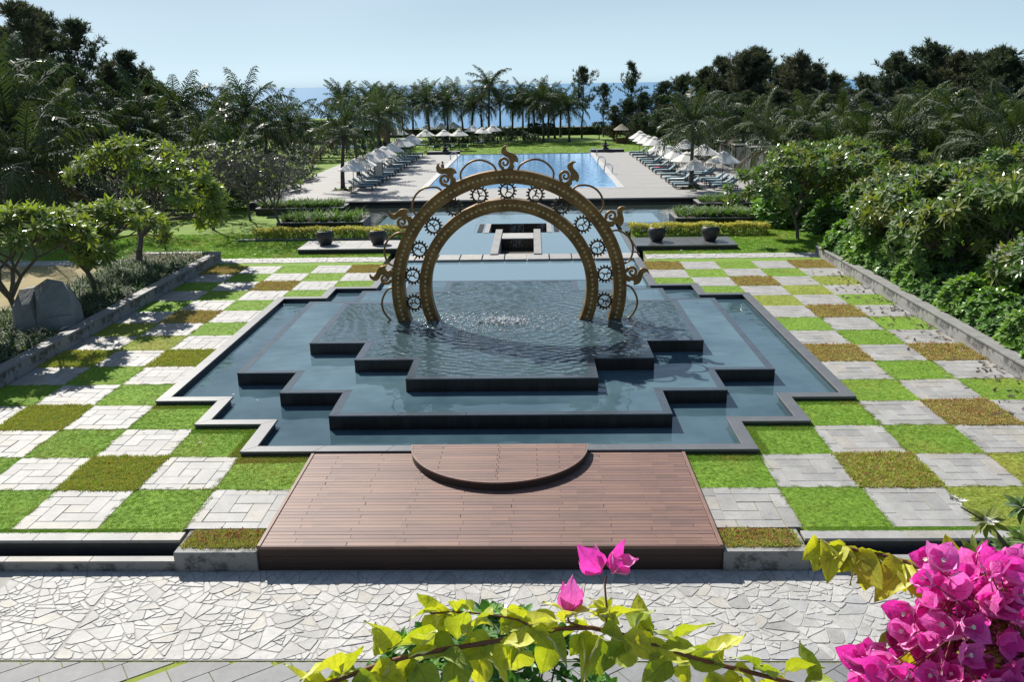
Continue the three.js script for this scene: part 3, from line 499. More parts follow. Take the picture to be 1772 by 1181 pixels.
// ---------------------------------------------------------------- loungers, parasols, cabanas
{
  const mFrame = M([0.025, 0.024, 0.024], 0.5), mCush = M([0.16, 0.27, 0.32], 0.9), mPale = M([0.75, 0.83, 0.86], 0.9), mCanvas = M([1.0, 0.97, 0.9], 1, { transmission: 0.25, thickness: 0 }), mPole = M([0.1, 0.06, 0.035], 0.6), mBase = M([0.2, 0.2, 0.2], 0.8);
  const legG = box(0.06, 0.3, 0.06, 0, 0.15, 0), frameG = merge([box(1.95, 0.05, 0.06, 0.02, 0.3, 0.3), box(1.95, 0.05, 0.06, 0.02, 0.3, -0.3), ...[-0.9, -0.5, -0.1, 0.3, 0.6, 0.95].map(x => box(0.07, 0.03, 0.6, x, 0.3, 0))]);
  const cushG = prism(rect(-0.35, 1.0, -0.31, 0.31), 0.33, 0.43, 0.03).geo(), backG = prism(rect(-0.75, 0, -0.31, 0.31), 0, 0.1, 0.03).geo().rotateZ(-0.62).translate(-0.35, 0.34, 0), stripeG = merge([prismG(rect(-0.3, 0.99, 0.19, 0.29), 0.43, 0.435), prism(rect(-0.72, -0.03, 0.19, 0.29), 0.1, 0.105).geo().rotateZ(-0.62).translate(-0.35, 0.34, 0)]), stayG = merge([box(0.04, 0.5, 0.04, -0.72, 0.5, 0.27), box(0.04, 0.5, 0.04, -0.72, 0.5, -0.27)]);
  const lounger = (x, z, ry, label, group) => { const t = thing('sun_lounger', label, 'sun lounger', x, 0.5, z, ry, group); part('frame', frameG, mFrame, t); for (const [a, b] of [[-0.85, 0.28], [-0.85, -0.28], [0.9, 0.28], [0.9, -0.28]]) part('leg', legG, mFrame, t).position.set(a, 0, b); part('seat_cushion', cushG, mCush, t); part('back_cushion', backG, mCush, t); part('piping_stripe', stripeG, mPale, t); part('back_stay', stayG, mFrame, t); return t; };
  const zl = [-55, -56.6, -58.5, -60.2, -62.4, -64.1, -65.9, -67.5, -69.4, -71.3, -73.6, -75.3, -77.6, -79.4, -81.3, -83.2, -85.2, -88.6];
  zl.forEach((z, i) => lounger(-13, z, R(-0.04, 0.04), `${ORD[i]} blue cushioned lounger from the near end of the left pool row`, 'loungers left of the pool'));
  [-53.5, -54.7, -56.9, -58.5, -61.3, -64.8, -66.9, -69.4, -72.5, -74.4, -76.6, -79.6, -83.5, -86.5].forEach((z, i) => lounger(13, z, PI + R(-0.04, 0.04), `${ORD[i]} blue cushioned lounger from the near end of the right pool row`, 'loungers right of the pool'));
  [-52.4, -54, -55.8, -57.4, -61, -62.4].forEach((z, i) => lounger(15.8, z, PI + R(-0.04, 0.04), `${ORD[i]} lounger from the near end of the back row behind the right pool row`, 'back row of loungers on the right'));
  const towelG = prism(rect(-0.3, 0.75, -0.27, 0.27), 0.432, 0.445, 0.004).geo(), mTow = M([0.95, 0.94, 0.92], 0.95), mPink = M([0.85, 0.2, 0.3], 0.95);
  [[-13, -58.5, 0, 'third lounger of the left row', 0], [-13, -67.5, 0, 'eighth lounger of the left row', 0], [-13, -73.6, 0, 'eleventh lounger of the left row', 0], [13, -56.9, PI, 'third lounger of the right row', 0], [13, -66.9, PI, 'seventh lounger of the right row', 1], [13, -79.6, PI, 'twelfth lounger of the right row', 0]].forEach(([x, z, ry, l, k]) => { const o = solo('towel', towelG, k ? mPink : mTow, `${k ? 'pink' : 'white'} towel spread on the ${l}`, 'towel', 'towels on loungers'); o.position.set(x, 0.505, z); o.rotation.y = ry + R(-0.08, 0.08); });
  const canT = new TB(), ribs = []; for (let i = 0; i < 8; i++) { const a = i / 8 * 2 * PI, b = (i + 1) / 8 * 2 * PI, q = (a, r, y) => [Math.cos(a) * r, y, Math.sin(a) * r], m = (a + b) / 2; canT.quad(q(a, 0.25, 2.78), q(b, 0.25, 2.78), q(b, 0.85, 2.42), q(a, 0.85, 2.42)); canT.quad(q(a, 0.85, 2.42), q(b, 0.85, 2.42), q(b, 1.42, 2.08), q(a, 1.42, 2.08)); canT.tri(q(a, 1.42, 2.08), q(b, 1.42, 2.08), q(m, 1.3, 1.98)); const rt = new TB(); limb(rt, V(0, 2.74, 0), V(Math.cos(a) * 1.4, 2.05, Math.sin(a) * 1.4), 0.015, 0.012, 4); ribs.push(rt.geo()); }
  const canG = canT.geo(), ribG = merge(ribs), ventG = new THREE.ConeGeometry(0.38, 0.2, 8, 1, true).translate(0, 2.88, 0), poleG = new THREE.CylinderGeometry(0.03, 0.03, 2.9, 8).translate(0, 1.45, 0), baseG = new THREE.CylinderGeometry(0.3, 0.34, 0.12, 14).translate(0, 0.06, 0);
  const parasol = (x, z, y, label, group, k = 1) => { const t = thing('parasol', label, 'parasol', x, y, z, R(0, 1), group); t.scale.set(k, k * R(0.93, 1.05), k); t.rotation.x = R(-0.035, 0.035); t.rotation.z = R(-0.035, 0.035); const c = part('canopy', canG, mCanvas, t); part('vent', ventG, mCanvas, c); part('ribs', ribG, mPole, t); part('pole', poleG, mPole, t); part('base', baseG, mBase, t); return t; };
  [[-13.2, -53], [-13.3, -57], [-13.2, -61], [-13.3, -65.2], [-13.3, -68.6], [-13.2, -72.4], [-13.1, -77], [-13, -80.4], [-12.9, -84.4], [-13.1, -88.5]].forEach(([x, z], i) => parasol(x, z, 0.5, `${ORD[i]} cream parasol from the near end left of the pool`, 'parasols left of the pool', R(0.86, 0.95)));
  [[13.2, -51.8], [13.3, -56.2], [13.2, -60.6], [13.2, -64.6], [13.1, -68.4], [13.1, -73.6], [13.1, -78.2], [13, -81.6], [13.1, -86]].forEach(([x, z], i) => parasol(x, z, 0.5, `${ORD[i]} white parasol from the near end right of the pool`, 'parasols right of the pool', R(0.86, 0.95)));
  [[15.7, -53.3], [15.8, -62], [15.4, -69]].forEach(([x, z], i) => parasol(x, z, 0.5, `${ORD[i]} parasol from the near end behind the right lounger row`, 'parasols in the back row on the right'));
  [[-14.9, -118.7], [-12.9, -119.9], [-11, -119.4], [-12.9, -99.5], [-10.6, -100.5], [-8.6, -99.6], [-7.3, -107.5], [-6, -106.8], [-4.6, -108.5], [-17, -104]].forEach(([x, z], i) => parasol(x, z, 0.36, `${ORD[i]} of the white parasols on the lawn behind the pool`, 'parasols behind the pool', 0.92));
  [[-12, -101], [-10, -102], [-8, -101.4], [-6.5, -109], [-13, -120.6], [-14.5, -106]].forEach(([x, z], i) => { const t = lounger(x, z, R(0, 6), `${ORD[i]} dark lounger under the parasols behind the pool`, 'loungers behind the pool'); t.position.y = 0.36; });
  solo('water', prismG(rect(-27, -15.6, -112, -106), 0.2, 0.42), mPool, 'small turquoise pool behind the left palms', 'water', null, 'structure');
  const mCloth = M([0.85, 0.84, 0.81], 1, { transmission: 0.2, thickness: 0 });
  const curtain = (w, h) => { const t = new TB(), n = 14; for (let i = 0; i < n; i++) { const a = i / n * w - w / 2, b = (i + 1) / n * w - w / 2, f = x => 0.05 * Math.sin(x * 22); t.quad([a, h, f(a)], [b, h, f(b)], [b, 0, f(b) * 1.4], [a, 0, f(a) * 1.4]); } return t.geo(); };
  const cuG = curtain(0.9, 2.15), poG = box(0.09, 2.4, 0.09, 0, 1.2, 0);
  [[21.2, -75.5], [21.4, -70.2], [22, -66.4], [22.2, -62.8]].forEach(([x, z], i) => { const t = thing('cabana', `${ORD[3 - i]} white curtained cabana from the near end behind the right palms`, 'cabana', x, 0.2, z, 0, 'curtained cabanas'); for (const [a, b] of [[-1.2, -1.1], [1.2, -1.1], [-1.2, 1.1], [1.2, 1.1]]) part('post', poG, mPole, t).position.set(a, 0, b); for (const [a, b, r] of [[-0.75, 1.1, 0], [0.8, 1.1, 0], [-1.2, 0.5, PI / 2], [1.2, -0.4, PI / 2], [-1.2, -0.6, PI / 2]]) { const c = part('curtain', cuG, mCloth, t); c.position.set(a, 0.15, b); c.rotation.y = r; } part('roof_frame', merge([box(2.6, 0.1, 0.1, 0, 2.42, 1.12), box(2.6, 0.1, 0.1, 0, 2.42, -1.12), box(0.1, 0.1, 2.3, -1.22, 2.42, 0), box(0.1, 0.1, 2.3, 1.22, 2.42, 0)]), mPole, t); part('roof_cloth', prismG(rect(-1.3, 1.3, -1.2, 1.2), 2.475, 2.53, 0.02), mCloth, t); part('day_bed', prismG(rect(-1.05, 1.05, -0.95, 0.95), 0.0, 0.45, 0.05), M([0.5, 0.5, 0.48], 0.9), t); });
  const cab = thing('towel_stand', 'white panelled towel stand beside the left loungers', 'stand', -13.1, 0.5, -62.9); part('panel', box(0.06, 1.5, 1.0, 0, 0.85, 0), mCloth, cab); part('panel', box(0.7, 1.5, 0.06, 0.33, 0.85, 0.5), mCloth, cab); part('post', merge([box(0.07, 1.7, 0.07, -0.05, 0.85, 0.55), box(0.07, 1.7, 0.07, 0.7, 0.85, 0.55), box(0.07, 1.7, 0.07, -0.05, 0.85, -0.55)]), mPole, cab);
  const hut = thing('beach_hut', 'small timber hut with pale pitched roof near the beach', 'hut', 13.3, 0.36, -109); const mHut = M([0.2, 0.11, 0.045], 0.8, { map: tWood }); for (const [a, b] of [[-0.9, -0.8], [0.9, -0.8], [-0.9, 0.8], [0.9, 0.8]]) part('post', box(0.14, 2.4, 0.14, a, 1.2, b), mHut, hut); part('wall', box(1.7, 1.0, 0.08, 0, 0.5, 0.8), mHut, hut); part('wall', box(0.08, 1.8, 1.5, 0.9, 0.9, 0), mHut, hut); part('roof', new THREE.ConeGeometry(1.9, 1.1, 4).rotateY(PI / 4).translate(0, 2.9, 0), M([0.28, 0.25, 0.2], 0.9), hut);
  hut.scale.setScalar(0.78);
  const bl = thing('low_pavilion', 'low dark pavilion with grass roof behind the left palms', 'building', -33.5, 0.3, -121); part('wall', box(9, 2.2, 6, 0, 1.1, 0), M([0.12, 0.095, 0.08], 0.8), bl); part('fascia', box(10, 0.6, 7, 0, 2.8, 0), M([0.2, 0.16, 0.13], 0.8), bl); part('grass_roof', prismG([[-4.9, -3.4], [4.9, -3.4], [4.9, 3.4], [-4.9, 3.4]], 3.1, 3.5, 0.3), mTurf, bl);
}

// ---------------------------------------------------------------- people by the pool
{
  const { MarchingCubes } = await import('three/addons/objects/MarchingCubes.js');
  const figure = (bones, size, res = 46) => { // one continuous skin over tapered bones
    const mc = new MarchingCubes(res, new THREE.MeshBasicMaterial(), false, false, 60000); mc.isolation = 0;
    for (let k = 0; k < res; k++) for (let j = 0; j < res; j++) for (let i = 0; i < res; i++) {
      const p = [(i / res * 2 - 1) * size, (j / res * 2 - 1) * size, (k / res * 2 - 1) * size]; let d = 9;
      for (const [a, b, ra, rb] of bones) { const ab = b.map((v, q) => v - a[q]), ap = p.map((v, q) => v - a[q]), l = ab[0] ** 2 + ab[1] ** 2 + ab[2] ** 2, t = Math.max(0, Math.min(1, (ab[0] * ap[0] + ab[1] * ap[1] + ab[2] * ap[2]) / (l || 1))), e = Math.hypot(ap[0] - ab[0] * t, ap[1] - ab[1] * t, ap[2] - ab[2] * t) - (ra + (rb - ra) * t), h = Math.max(0, 0.05 - Math.abs(d - e)) / 0.05; d = Math.min(d, e) - h * h * 0.0125; }
      mc.field[k * res * res + j * res + i] = -d;
    }
    mc.update(); const n = mc.count, g = new THREE.BufferGeometry();
    g.setAttribute('position', new THREE.Float32BufferAttribute(Array.from(mc.positionArray.slice(0, n * 3), v => v * size), 3)); g.setAttribute('normal', new THREE.Float32BufferAttribute(Array.from(mc.normalArray.slice(0, n * 3)), 3)); return g;
  };
  const mSkin = M([0.36, 0.2, 0.13], 0.6), mHair = M([0.02, 0.015, 0.012], 0.6), mRed = M([0.22, 0.03, 0.04], 0.9), mNavy = M([0.03, 0.035, 0.07], 0.9);
  const sit = (label, x, z, ry, k, shirt) => {
    const t = thing('person', label, 'person', x, 0.52, z, ry); t.scale.setScalar(k);
    const B = [[[0, 0.12, 0], [0, 0.5, -0.02], 0.13, 0.15], [[0, 0.5, -0.02], [0, 0.66, 0], 0.1, 0.055], [[0, 0.76, 0.02], [0, 0.82, 0.01], 0.085, 0.09], [[0, 0.76, 0.1], [0, 0.75, 0.115], 0.015, 0.02]];
    for (const s of [-1, 1]) B.push([[s * 0.09, 0.1, 0.02], [s * 0.12, 0.1, 0.44], 0.085, 0.06], [[s * 0.12, 0.1, 0.44], [s * 0.12, -0.28, 0.5], 0.058, 0.038], [[s * 0.12, -0.29, 0.5], [s * 0.13, -0.31, 0.62], 0.036, 0.028], [[s * 0.18, 0.54, -0.02], [s * 0.25, 0.3, 0.02], 0.055, 0.042], [[s * 0.25, 0.3, 0.02], [s * 0.17, 0.17, 0.24], 0.042, 0.03], [[s * 0.17, 0.17, 0.24], [s * 0.15, 0.16, 0.33], 0.03, 0.022]);
    part('body', figure(B, 0.95), mSkin, t);
    part('shirt', figure([[[0, 0.2, 0], [0, 0.5, -0.02], 0.145, 0.162], [[0.16, 0.54, -0.02], [0.22, 0.4, 0], 0.07, 0.062], [[-0.16, 0.54, -0.02], [-0.22, 0.4, 0], 0.07, 0.062]], 0.8, 40), shirt, t);
    part('shorts', figure([[[0, 0.1, 0], [0, 0.18, 0], 0.15, 0.145], [[0.09, 0.1, 0.02], [0.11, 0.1, 0.26], 0.1, 0.085], [[-0.09, 0.1, 0.02], [-0.11, 0.1, 0.26], 0.1, 0.085]], 0.6, 36), mNavy, t);
    part('hair', figure([[[0, 0.84, -0.02], [0, 0.8, -0.05], 0.092, 0.085]], 1.0, 50), mHair, t);
  };
  sit('person in dark red shirt sitting on the left pool edge', -7.9, -70.6, PI / 2, 1, mRed);
  sit('smaller person in navy clothing seated beside the one in red', -7.9, -69.5, PI / 2, 0.72, mNavy);
}
// ---------------------------------------------------------------- grass blades and ground cover
const instanced = (name, geo, m, list, label, category) => { // list: [x, y, z, scale, turn, [r, g, b]]
  const o = new THREE.InstancedMesh(geo, m, list.length), d = new THREE.Object3D(), c = new THREE.Color(); o.name = numbered(name);
  list.forEach(([x, y, z, s, t, k, sy], i) => { d.position.set(x, y, z); d.rotation.set(0, t, 0); d.scale.set(s, s * (sy ?? 1), s); d.updateMatrix(); o.setMatrixAt(i, d.matrix); o.setColorAt(i, c.setRGB(...k)); });
  scene.add(o); return tag(o, label, category, null, 'stuff');
};
const tuft = (n, h, w, spread, lean) => { const t = new TB(); for (let i = 0; i < n; i++) { const a = R(0, 6.28), r = R(0, spread), x = Math.cos(a) * r, z = Math.sin(a) * r, b = R(0, 6.28), hh = h * R(0.6, 1.1), l = lean * R(0.3, 1); t.tri([x - Math.cos(b) * w, 0, z - Math.sin(b) * w], [x + Math.cos(b) * w, 0, z + Math.sin(b) * w], [x + Math.sin(b) * l, hh, z - Math.cos(b) * l]); } return t.geo(); };
{
  const mBlade = leafM([1, 1, 1], 0.35, 0.1, 0.5), L = [], nv = fb([[9, 9, 1], [23, 23, 1], [60, 60, 0.5]], 133);
  const shade = (x, z, dry) => { const v = nv(x * 0.06 + 0.5, z * 0.06 + 0.5), w = R(0.93, 1.07), y = Math.max(0, v - 0.47) * 2.6 + dry; return [(0.235 + 0.19 * y) * w, (0.455 - 0.05 * y) * w, (0.014 + 0.03 * y) * w]; };
  const tG = tuft(9, 0.018, 0.005, 0.045, 0.02);
  for (const c of cells.grass) { if (!shows((c.x0 + c.x1) / 2, 0, (c.z0 + c.z1) / 2, 1.15)) continue; const n = 3.24 * (c.j < 4 ? 620 : c.j < 8 ? 360 : 170), dry = (c.j * 7 + c.c * 3 + c.s) % 5 === 0 ? 0.5 : (c.j * 3 + c.c) % 4 === 1 ? 0.15 : 0; for (let i = 0; i < n; i++) { const x = R(c.x0 - 0.02, c.x1 + 0.02), z = R(c.z0 - 0.02, c.z1 + 0.02); L.push([x, -0.006, z, R(0.7, 1.25), R(0, 6.28), shade(x, z, dry)]); }
    if (c.j < 9) for (let k = 0; k < 34; k++) { const e = Math.floor(R(0, 4)), t = R(0, S), q = pick([0.03, 0.05, 0.1]); for (let i = 0; i < 9; i++) { const a = t + R(-0.12, 0.12), o = R(0, q), x = e < 2 ? c.x0 + a : e === 2 ? c.x0 - o : c.x1 + o, z = e === 0 ? c.z0 - o : e === 1 ? c.z1 + o : c.z0 + a; if (Math.abs(x) > reach(z) + 0.05 && Math.abs(x) > 4.56) L.push([x, -0.003, z, R(0.8, 1.3), R(0, 6.28), shade(x, z, dry + 0.2)]); } } }
  for (const s of [-1, 1]) for (let i = 0; i < 2600; i++) { const x = s * R(6.35, 14), z = R(0.0, 0.15); L.push([x, -0.006, z, R(0.7, 1.3), R(0, 6.28), shade(x, z, 0)]); }
  // taller grass left uncut against the kerb and the deck
  for (const s of [-1, 1]) for (let i = 0; i < 2600; i++) { const [x, z] = pick([() => [s * R(4.55, 6.3), R(-3.6, -3.25)], () => [s * R(6.3, 8.1), R(-5.4, -5.1)], () => [s * R(8.1, 9.9), R(-7.2, -6.95)], () => [s * R(6.32, 6.55), R(-5.4, -3.6)]])(); L.push([x, -0.006, z, R(1.2, 2.2), R(0, 6.28), shade(x, z, 0.1)]); }
  // moss and weeds in the paving joints
  for (let i = 0; i < 900; i++) { const x = R(-9, 9); L.push([x, -0.46, 3.655 + R(-0.02, 0.03), R(0.4, 0.9), R(0, 6.28), [0.13, 0.14, 0.03]]); }
  instanced('grass', tG, mBlade, L, 'short mown grass blades on the checkerboard turf squares', 'grass');
  const C = [], tC = tuft(10, 0.065, 0.012, 0.07, 0.055), hue = () => pick([[0.6, 0.54, 0.13], [0.64, 0.48, 0.15], [0.62, 0.55, 0.14], [0.66, 0.5, 0.16], [0.48, 0.5, 0.1], [0.54, 0.33, 0.13]]), green = () => pick([[0.44, 0.58, 0.055], [0.52, 0.58, 0.065], [0.62, 0.56, 0.08], [0.46, 0.52, 0.06]]);
  const red = [], tR = tuft(5, 0.03, 0.012, 0.02, 0.025);
  const bed = (x0, x1, z0, z1, n, y, g) => { for (let i = 0; i < n; i++) { const x = R(x0, x1), z = R(z0, z1), k = g(); C.push([x, y, z, R(0.7, 1.35), R(0, 6.28), k, R(0.7, 1.2)]); } };
  for (const c of cells.rust) { const lush = c.s < 0 && c.j < 8 || c.j < 2; bed(c.x0 - 0.04, c.x1 + 0.04, c.z0 - 0.04, c.z1 + 0.04, 3.24 * (c.j < 5 ? 720 : 420), -0.012, lush ? (c.s < 0 ? green : () => rnd() < 0.4 ? hue() : green()) : hue); for (let i = 0; i < (c.s > 0 ? 46 : 14); i++) { const a = R(0, 6.28), r = Math.abs(R(-0.5, 0.5)); red.push([(c.x0 + c.x1) / 2 + (rnd() < 0.5 ? R(-0.9, 0.9) : Math.cos(a) * r), 0.055, (c.z0 + c.z1) / 2 + (rnd() < 0.5 ? -0.8 + R(-0.1, 0.15) : Math.sin(a) * r), R(0.7, 1.3), a, [0.5, 0.05, 0.09]]); } }
  for (const s of [-1, 1]) { bed(...(s > 0 ? [4.6, 6.05] : [-6.05, -4.6]), 0.02, 0.72, 1300, -0.05, () => rnd() < 0.45 ? hue() : green()); for (let i = 0; i < 60; i++) red.push([s * R(4.6, 6.0), 0.04, R(0.05, 0.65), R(0.7, 1.4), R(0, 6), [0.5, 0.06, 0.08]]); }
  instanced('ground_cover', tC, leafM([1, 1, 1], 0.3, 0.15, 0.4), C, 'rust and olive ground cover filling some squares of the checkerboard', 'ground cover');
  instanced('ground_cover_flowers', tR, leafM([1, 1, 1], 0.3, 0.1, 0.5), red, 'tiny red flowers among the rust ground cover', 'flowers');
  // lawn behind: coarser tufts and fallen petals
  const B = [], tB = tuft(9, 0.05, 0.009, 0.09, 0.045); for (const s of [-1, 1]) for (let i = 0; i < 15000; i++) { const x = s * R(6.8, 26), z = R(-37, -29.1); B.push([x, -0.01, z, R(0.8, 1.4), R(0, 6.28), shade(x, z, -0.1)]); }
  for (let i = 0; i < 9000; i++) { const x = R(-20, 20), z = R(-112, -91.6); B.push([x, 0.355, z, R(1.2, 2), R(0, 6.28), shade(x, z, 0)]); }
  instanced('grass', tB, mBlade, B, 'longer grass on the lawn behind the stone path', 'grass');
  const leafL = [], lt = new TB(); lt.quad([-0.02, 0, -0.06], [0.02, 0.012, -0.06], [0.03, 0.02, 0.01], [-0.03, 0.008, 0.01]); lt.quad([-0.03, 0.008, 0.01], [0.03, 0.02, 0.01], [0.004, 0.035, 0.08], [-0.006, 0.03, 0.08]);
  for (let i = 0; i < 330; i++) { const z = R(-24.5, -3), x = 15.25 - Math.abs(R(0, 1) * R(0, 1)) * 2.6; leafL.push([x, 0.012, z, R(0.7, 1.5), R(0, 6.28), pick([[0.06, 0.035, 0.02], [0.03, 0.022, 0.018], [0.12, 0.07, 0.035], [0.3, 0.25, 0.18]]), R(0.6, 2)]); }
  for (let i = 0; i < 26; i++) leafL.push([R(-14, -7), 0.012, R(-20, -2), R(0.5, 0.8), R(0, 6), [0.55, 0.52, 0.45]]);
  for (let i = 0; i < 130; i++) { const s = pick([-1, 1]); leafL.push([s * R(8, 22), 0.03, R(-37, -29.4), R(0.6, 1), R(0, 6), [0.6, 0.57, 0.5]]); }
  instanced('fallen_leaves', lt.geo(), M([1, 1, 1], 0.8), leafL, 'dry curled leaves and petals scattered on the lawn by the planter', 'leaf litter');
}
// ---------------------------------------------------------------- leaf shapes
function bladeLeaf(t, o, dir, up, len, w, fold, droop, n = 3) { // a folded leaf along dir from o
  const side = new THREE.Vector3().crossVectors(dir, up).normalize(); let prev = null;
  for (let i = 0; i <= n; i++) {
    const s = i / n, c = o.clone().addScaledVector(dir, len * s).addScaledVector(up, -droop * len * s * s), ww = w * Math.pow(Math.sin(PI * Math.min(0.995, 0.12 + 0.88 * s)), 0.8);
    const a = c.clone().addScaledVector(side, ww).addScaledVector(up, fold * ww).toArray(), b = c.clone().addScaledVector(side, -ww).addScaledVector(up, fold * ww).toArray(), m = c.toArray();
    if (prev) { t.quad(prev[0], prev[2], m, a); t.quad(prev[2], prev[1], b, m); } prev = [a, b, m];
  }
}
const whorl = (n, len, w, e0, e1, droop) => { const t = new TB(); for (let i = 0; i < n; i++) { const a = i * 2.4 + R(-0.2, 0.2), e = e0 + (e1 - e0) * (i / n) + R(-0.1, 0.1), d = V(Math.cos(a) * Math.cos(e), Math.sin(e), Math.sin(a) * Math.cos(e)), u = V(-Math.cos(a) * Math.sin(e), Math.cos(e), -Math.sin(a) * Math.sin(e)); bladeLeaf(t, V(0, 0, 0).addScaledVector(d, 0.02), d, u, len * R(0.75, 1.1), w * R(0.8, 1.15), 0.25, droop * R(0.5, 1.4)); } return t.geo(); };
const whorls = [0, 1, 2].map(() => whorl(18, 0.33, 0.055, -0.3, 1.15, 0.3));
const smallWhorls = [0, 1, 2].map(() => whorl(6, 0.2, 0.035, 0.2, 1.2, 0.2));
const shrubWhorls = [0, 1, 2].map(() => whorl(11, 0.19, 0.062, 0.0, 1.2, 0.2));
const blossomG = (() => { const t = new TB(); for (let f = 0; f < 4; f++) { const c = V(R(-0.09, 0.09), R(0.05, 0.14), R(-0.09, 0.09)), tilt = V(R(-0.5, 0.5), 1, R(-0.5, 0.5)).normalize(), u = V(1, 0, 0).cross(tilt).normalize(), w = tilt.clone().cross(u); for (let i = 0; i < 5; i++) { const a = i / 5 * 2 * PI, d = u.clone().multiplyScalar(Math.cos(a)).addScaledVector(w, Math.sin(a)); bladeLeaf(t, c, d, tilt, 0.065, 0.024, 0.2, -0.25, 2); } } return t.geo(); })();
const mPetal = M([0.75, 0.74, 0.68], 0.8, { transmission: 0.25, thickness: 0 });
const nBark = fb([[6, 6, 1], [20, 20, 1]], 211), mBark = M([0.17, 0.15, 0.125], 0.85, { map: tex(128, (u, v) => 0.55 + 0.6 * nBark(u, v)), bumpMap: tBump, bumpScale: 0.01 });
const mBarkDark = M([0.085, 0.072, 0.06], 0.9, { map: tStone });
const mPlum = [[0.27, 0.38, 0.025], [0.18, 0.28, 0.02], [0.34, 0.43, 0.03], [0.22, 0.32, 0.022]].map(c => leafM(c, 0.45, 0.5, 0.18));
const mPlumR = [[0.13, 0.25, 0.014], [0.09, 0.19, 0.013], [0.17, 0.28, 0.015], [0.24, 0.29, 0.018]].map(c => leafM(c, 0.45, 0.5, 0.18));
function branchy(levels, split, spread, rad, r0) { // forked skeleton of a frangipani; returns segments and tips in a unit-free space
  const segs = [], tips = [];
  (function grow(p, d, len, rad, lv) {
    const q = p.clone(), n = lv > 2 ? 2 : 1; let dd = d.clone();
    for (let i = 0; i < n; i++) { const e = q.clone().addScaledVector(dd, len / n); segs.push([q.clone(), e.clone(), rad * (1 - i * 0.12), rad * (1 - (i + 1) * 0.12)]); q.copy(e); dd.add(V(R(-0.18, 0.18), R(-0.05, 0.16), R(-0.18, 0.18))).normalize(); }
    if (lv === 0) { tips.push([q, dd]); return; }
    const k = split(lv), a0 = R(0, 6.28);
    for (let i = 0; i < k; i++) { const a = a0 + i / k * 2 * PI + R(-0.4, 0.4), u = V(0, 1, 0).cross(dd); if (u.lengthSq() < 1e-3) u.set(1, 0, 0); u.normalize(); const w = dd.clone().cross(u), t = spread * R(0.7, 1.25); const nd = dd.clone().multiplyScalar(Math.cos(t)).addScaledVector(u, Math.sin(t) * Math.cos(a)).addScaledVector(w, Math.sin(t) * Math.sin(a)); nd.y += 0.06; nd.normalize(); grow(q, nd, len * R(0.68, 0.92), rad * 0.7, lv - 1); }
  })(V(0, 0, 0), V(R(-0.1, 0.1), 1, R(-0.1, 0.1)).normalize(), r0, rad, levels);
  return { segs, tips };
}
function frangipani(label, x, y, z, h, r, o = {}) {
  seed = o.seed ?? Math.round(x * 131 + z * 17 + 900);
  const t = thing('frangipani_tree', label, 'tree', x, y, z, 0, o.group), { segs, tips } = branchy(o.levels ?? 5, o.split ?? (lv => lv === (o.levels ?? 5) ? 4 : rnd() < 0.45 ? 3 : 2), o.spread ?? 0.5, 0.13, o.r0 ?? 1.15);
  let mx = 0, my = 0; for (const [p] of tips) { mx = Math.max(mx, Math.hypot(p.x, p.z)); my = Math.max(my, p.y); }
  const kx = r / mx, ky = h / my, ln = o.lean ?? [0, 0], F = p => { p.x *= kx; p.z *= kx; p.y *= ky; const s = Math.max(0, p.y / h); if (o.lift && s > 0.25) p.y = h * (0.25 + 0.75 * Math.pow(Math.min(1, (s - 0.25) / 0.75), o.lift)); p.x += ln[0] * s; p.z += ln[1] * s; return p; };
  const tb = new TB(); for (const [a, b, ra, rb] of segs) limb(tb, F(a.clone()), F(b.clone()), ra * (o.thick ?? 1), rb * (o.thick ?? 1), 6);
  part('trunk', tb.geo(), o.bark ?? mBark, t);
  const keep = tips.sort(() => rnd() - 0.5).slice(0, o.max ?? 290), G = o.small ? smallWhorls : whorls, mats = o.mats ?? mPlum; let nb = 0;
  keep.forEach(([p, d], i) => {
    F(p); if (rnd() < (o.bare ?? 0)) { if (rnd() < (o.bloom ?? 0.12) && nb++ < 60) { const b = part('blossom', blossomG, mPetal, t); b.position.copy(p); b.scale.setScalar(R(0.8, 1.3)); } return; }
    const w = part('leaf_whorl', pick(G), pick(mats), t); w.position.copy(p); w.scale.setScalar((o.leaf ?? 1) * R(0.8, 1.25)); w.quaternion.setFromUnitVectors(V(0, 1, 0), d.clone().add(V(0, 0.4, 0)).normalize()); w.rotateY(R(0, 6.28));
    if (rnd() < (o.bloom ?? 0.12) && nb++ < 60) { const b = part('blossom', blossomG, mPetal, t); b.position.copy(p).addScaledVector(d, 0.12); b.scale.setScalar(R(1, 1.6)); }
  });
  return t;
}
const GL = 'frangipani trees left of the lawn', GR = 'frangipani trees right of the lawn';
frangipani('leafy frangipani beside the grey boulder at the left edge', -18.1, 0.36, -14.9, 4.6, 4.1, { group: GL, lean: [0.9, 1.4], lift: 0.88, bare: 0.14, bloom: 0.1, leaf: 1.25, levels: 6, split: lv => lv === 6 ? 4 : rnd() < 0.35 ? 3 : 2 });
frangipani('frangipani at the near end of the left planter, mostly out of view', -18.8, 0.36, -8.6, 5.6, 4.2, { group: GL, lean: [1.0, 0.8], leaf: 0.9, levels: 6, split: lv => lv === 6 ? 4 : rnd() < 0.35 ? 3 : 2 });
frangipani('low frangipani just behind the grey boulder in the left planter', -17.9, 0.36, -20.2, 4.0, 3.1, { group: GL, lean: [0.6, 0.8], lift: 0.9, bloom: 0.08, leaf: 1.15, bare: 0.1, levels: 6, split: lv => lv === 6 ? 4 : rnd() < 0.3 ? 3 : 2 });
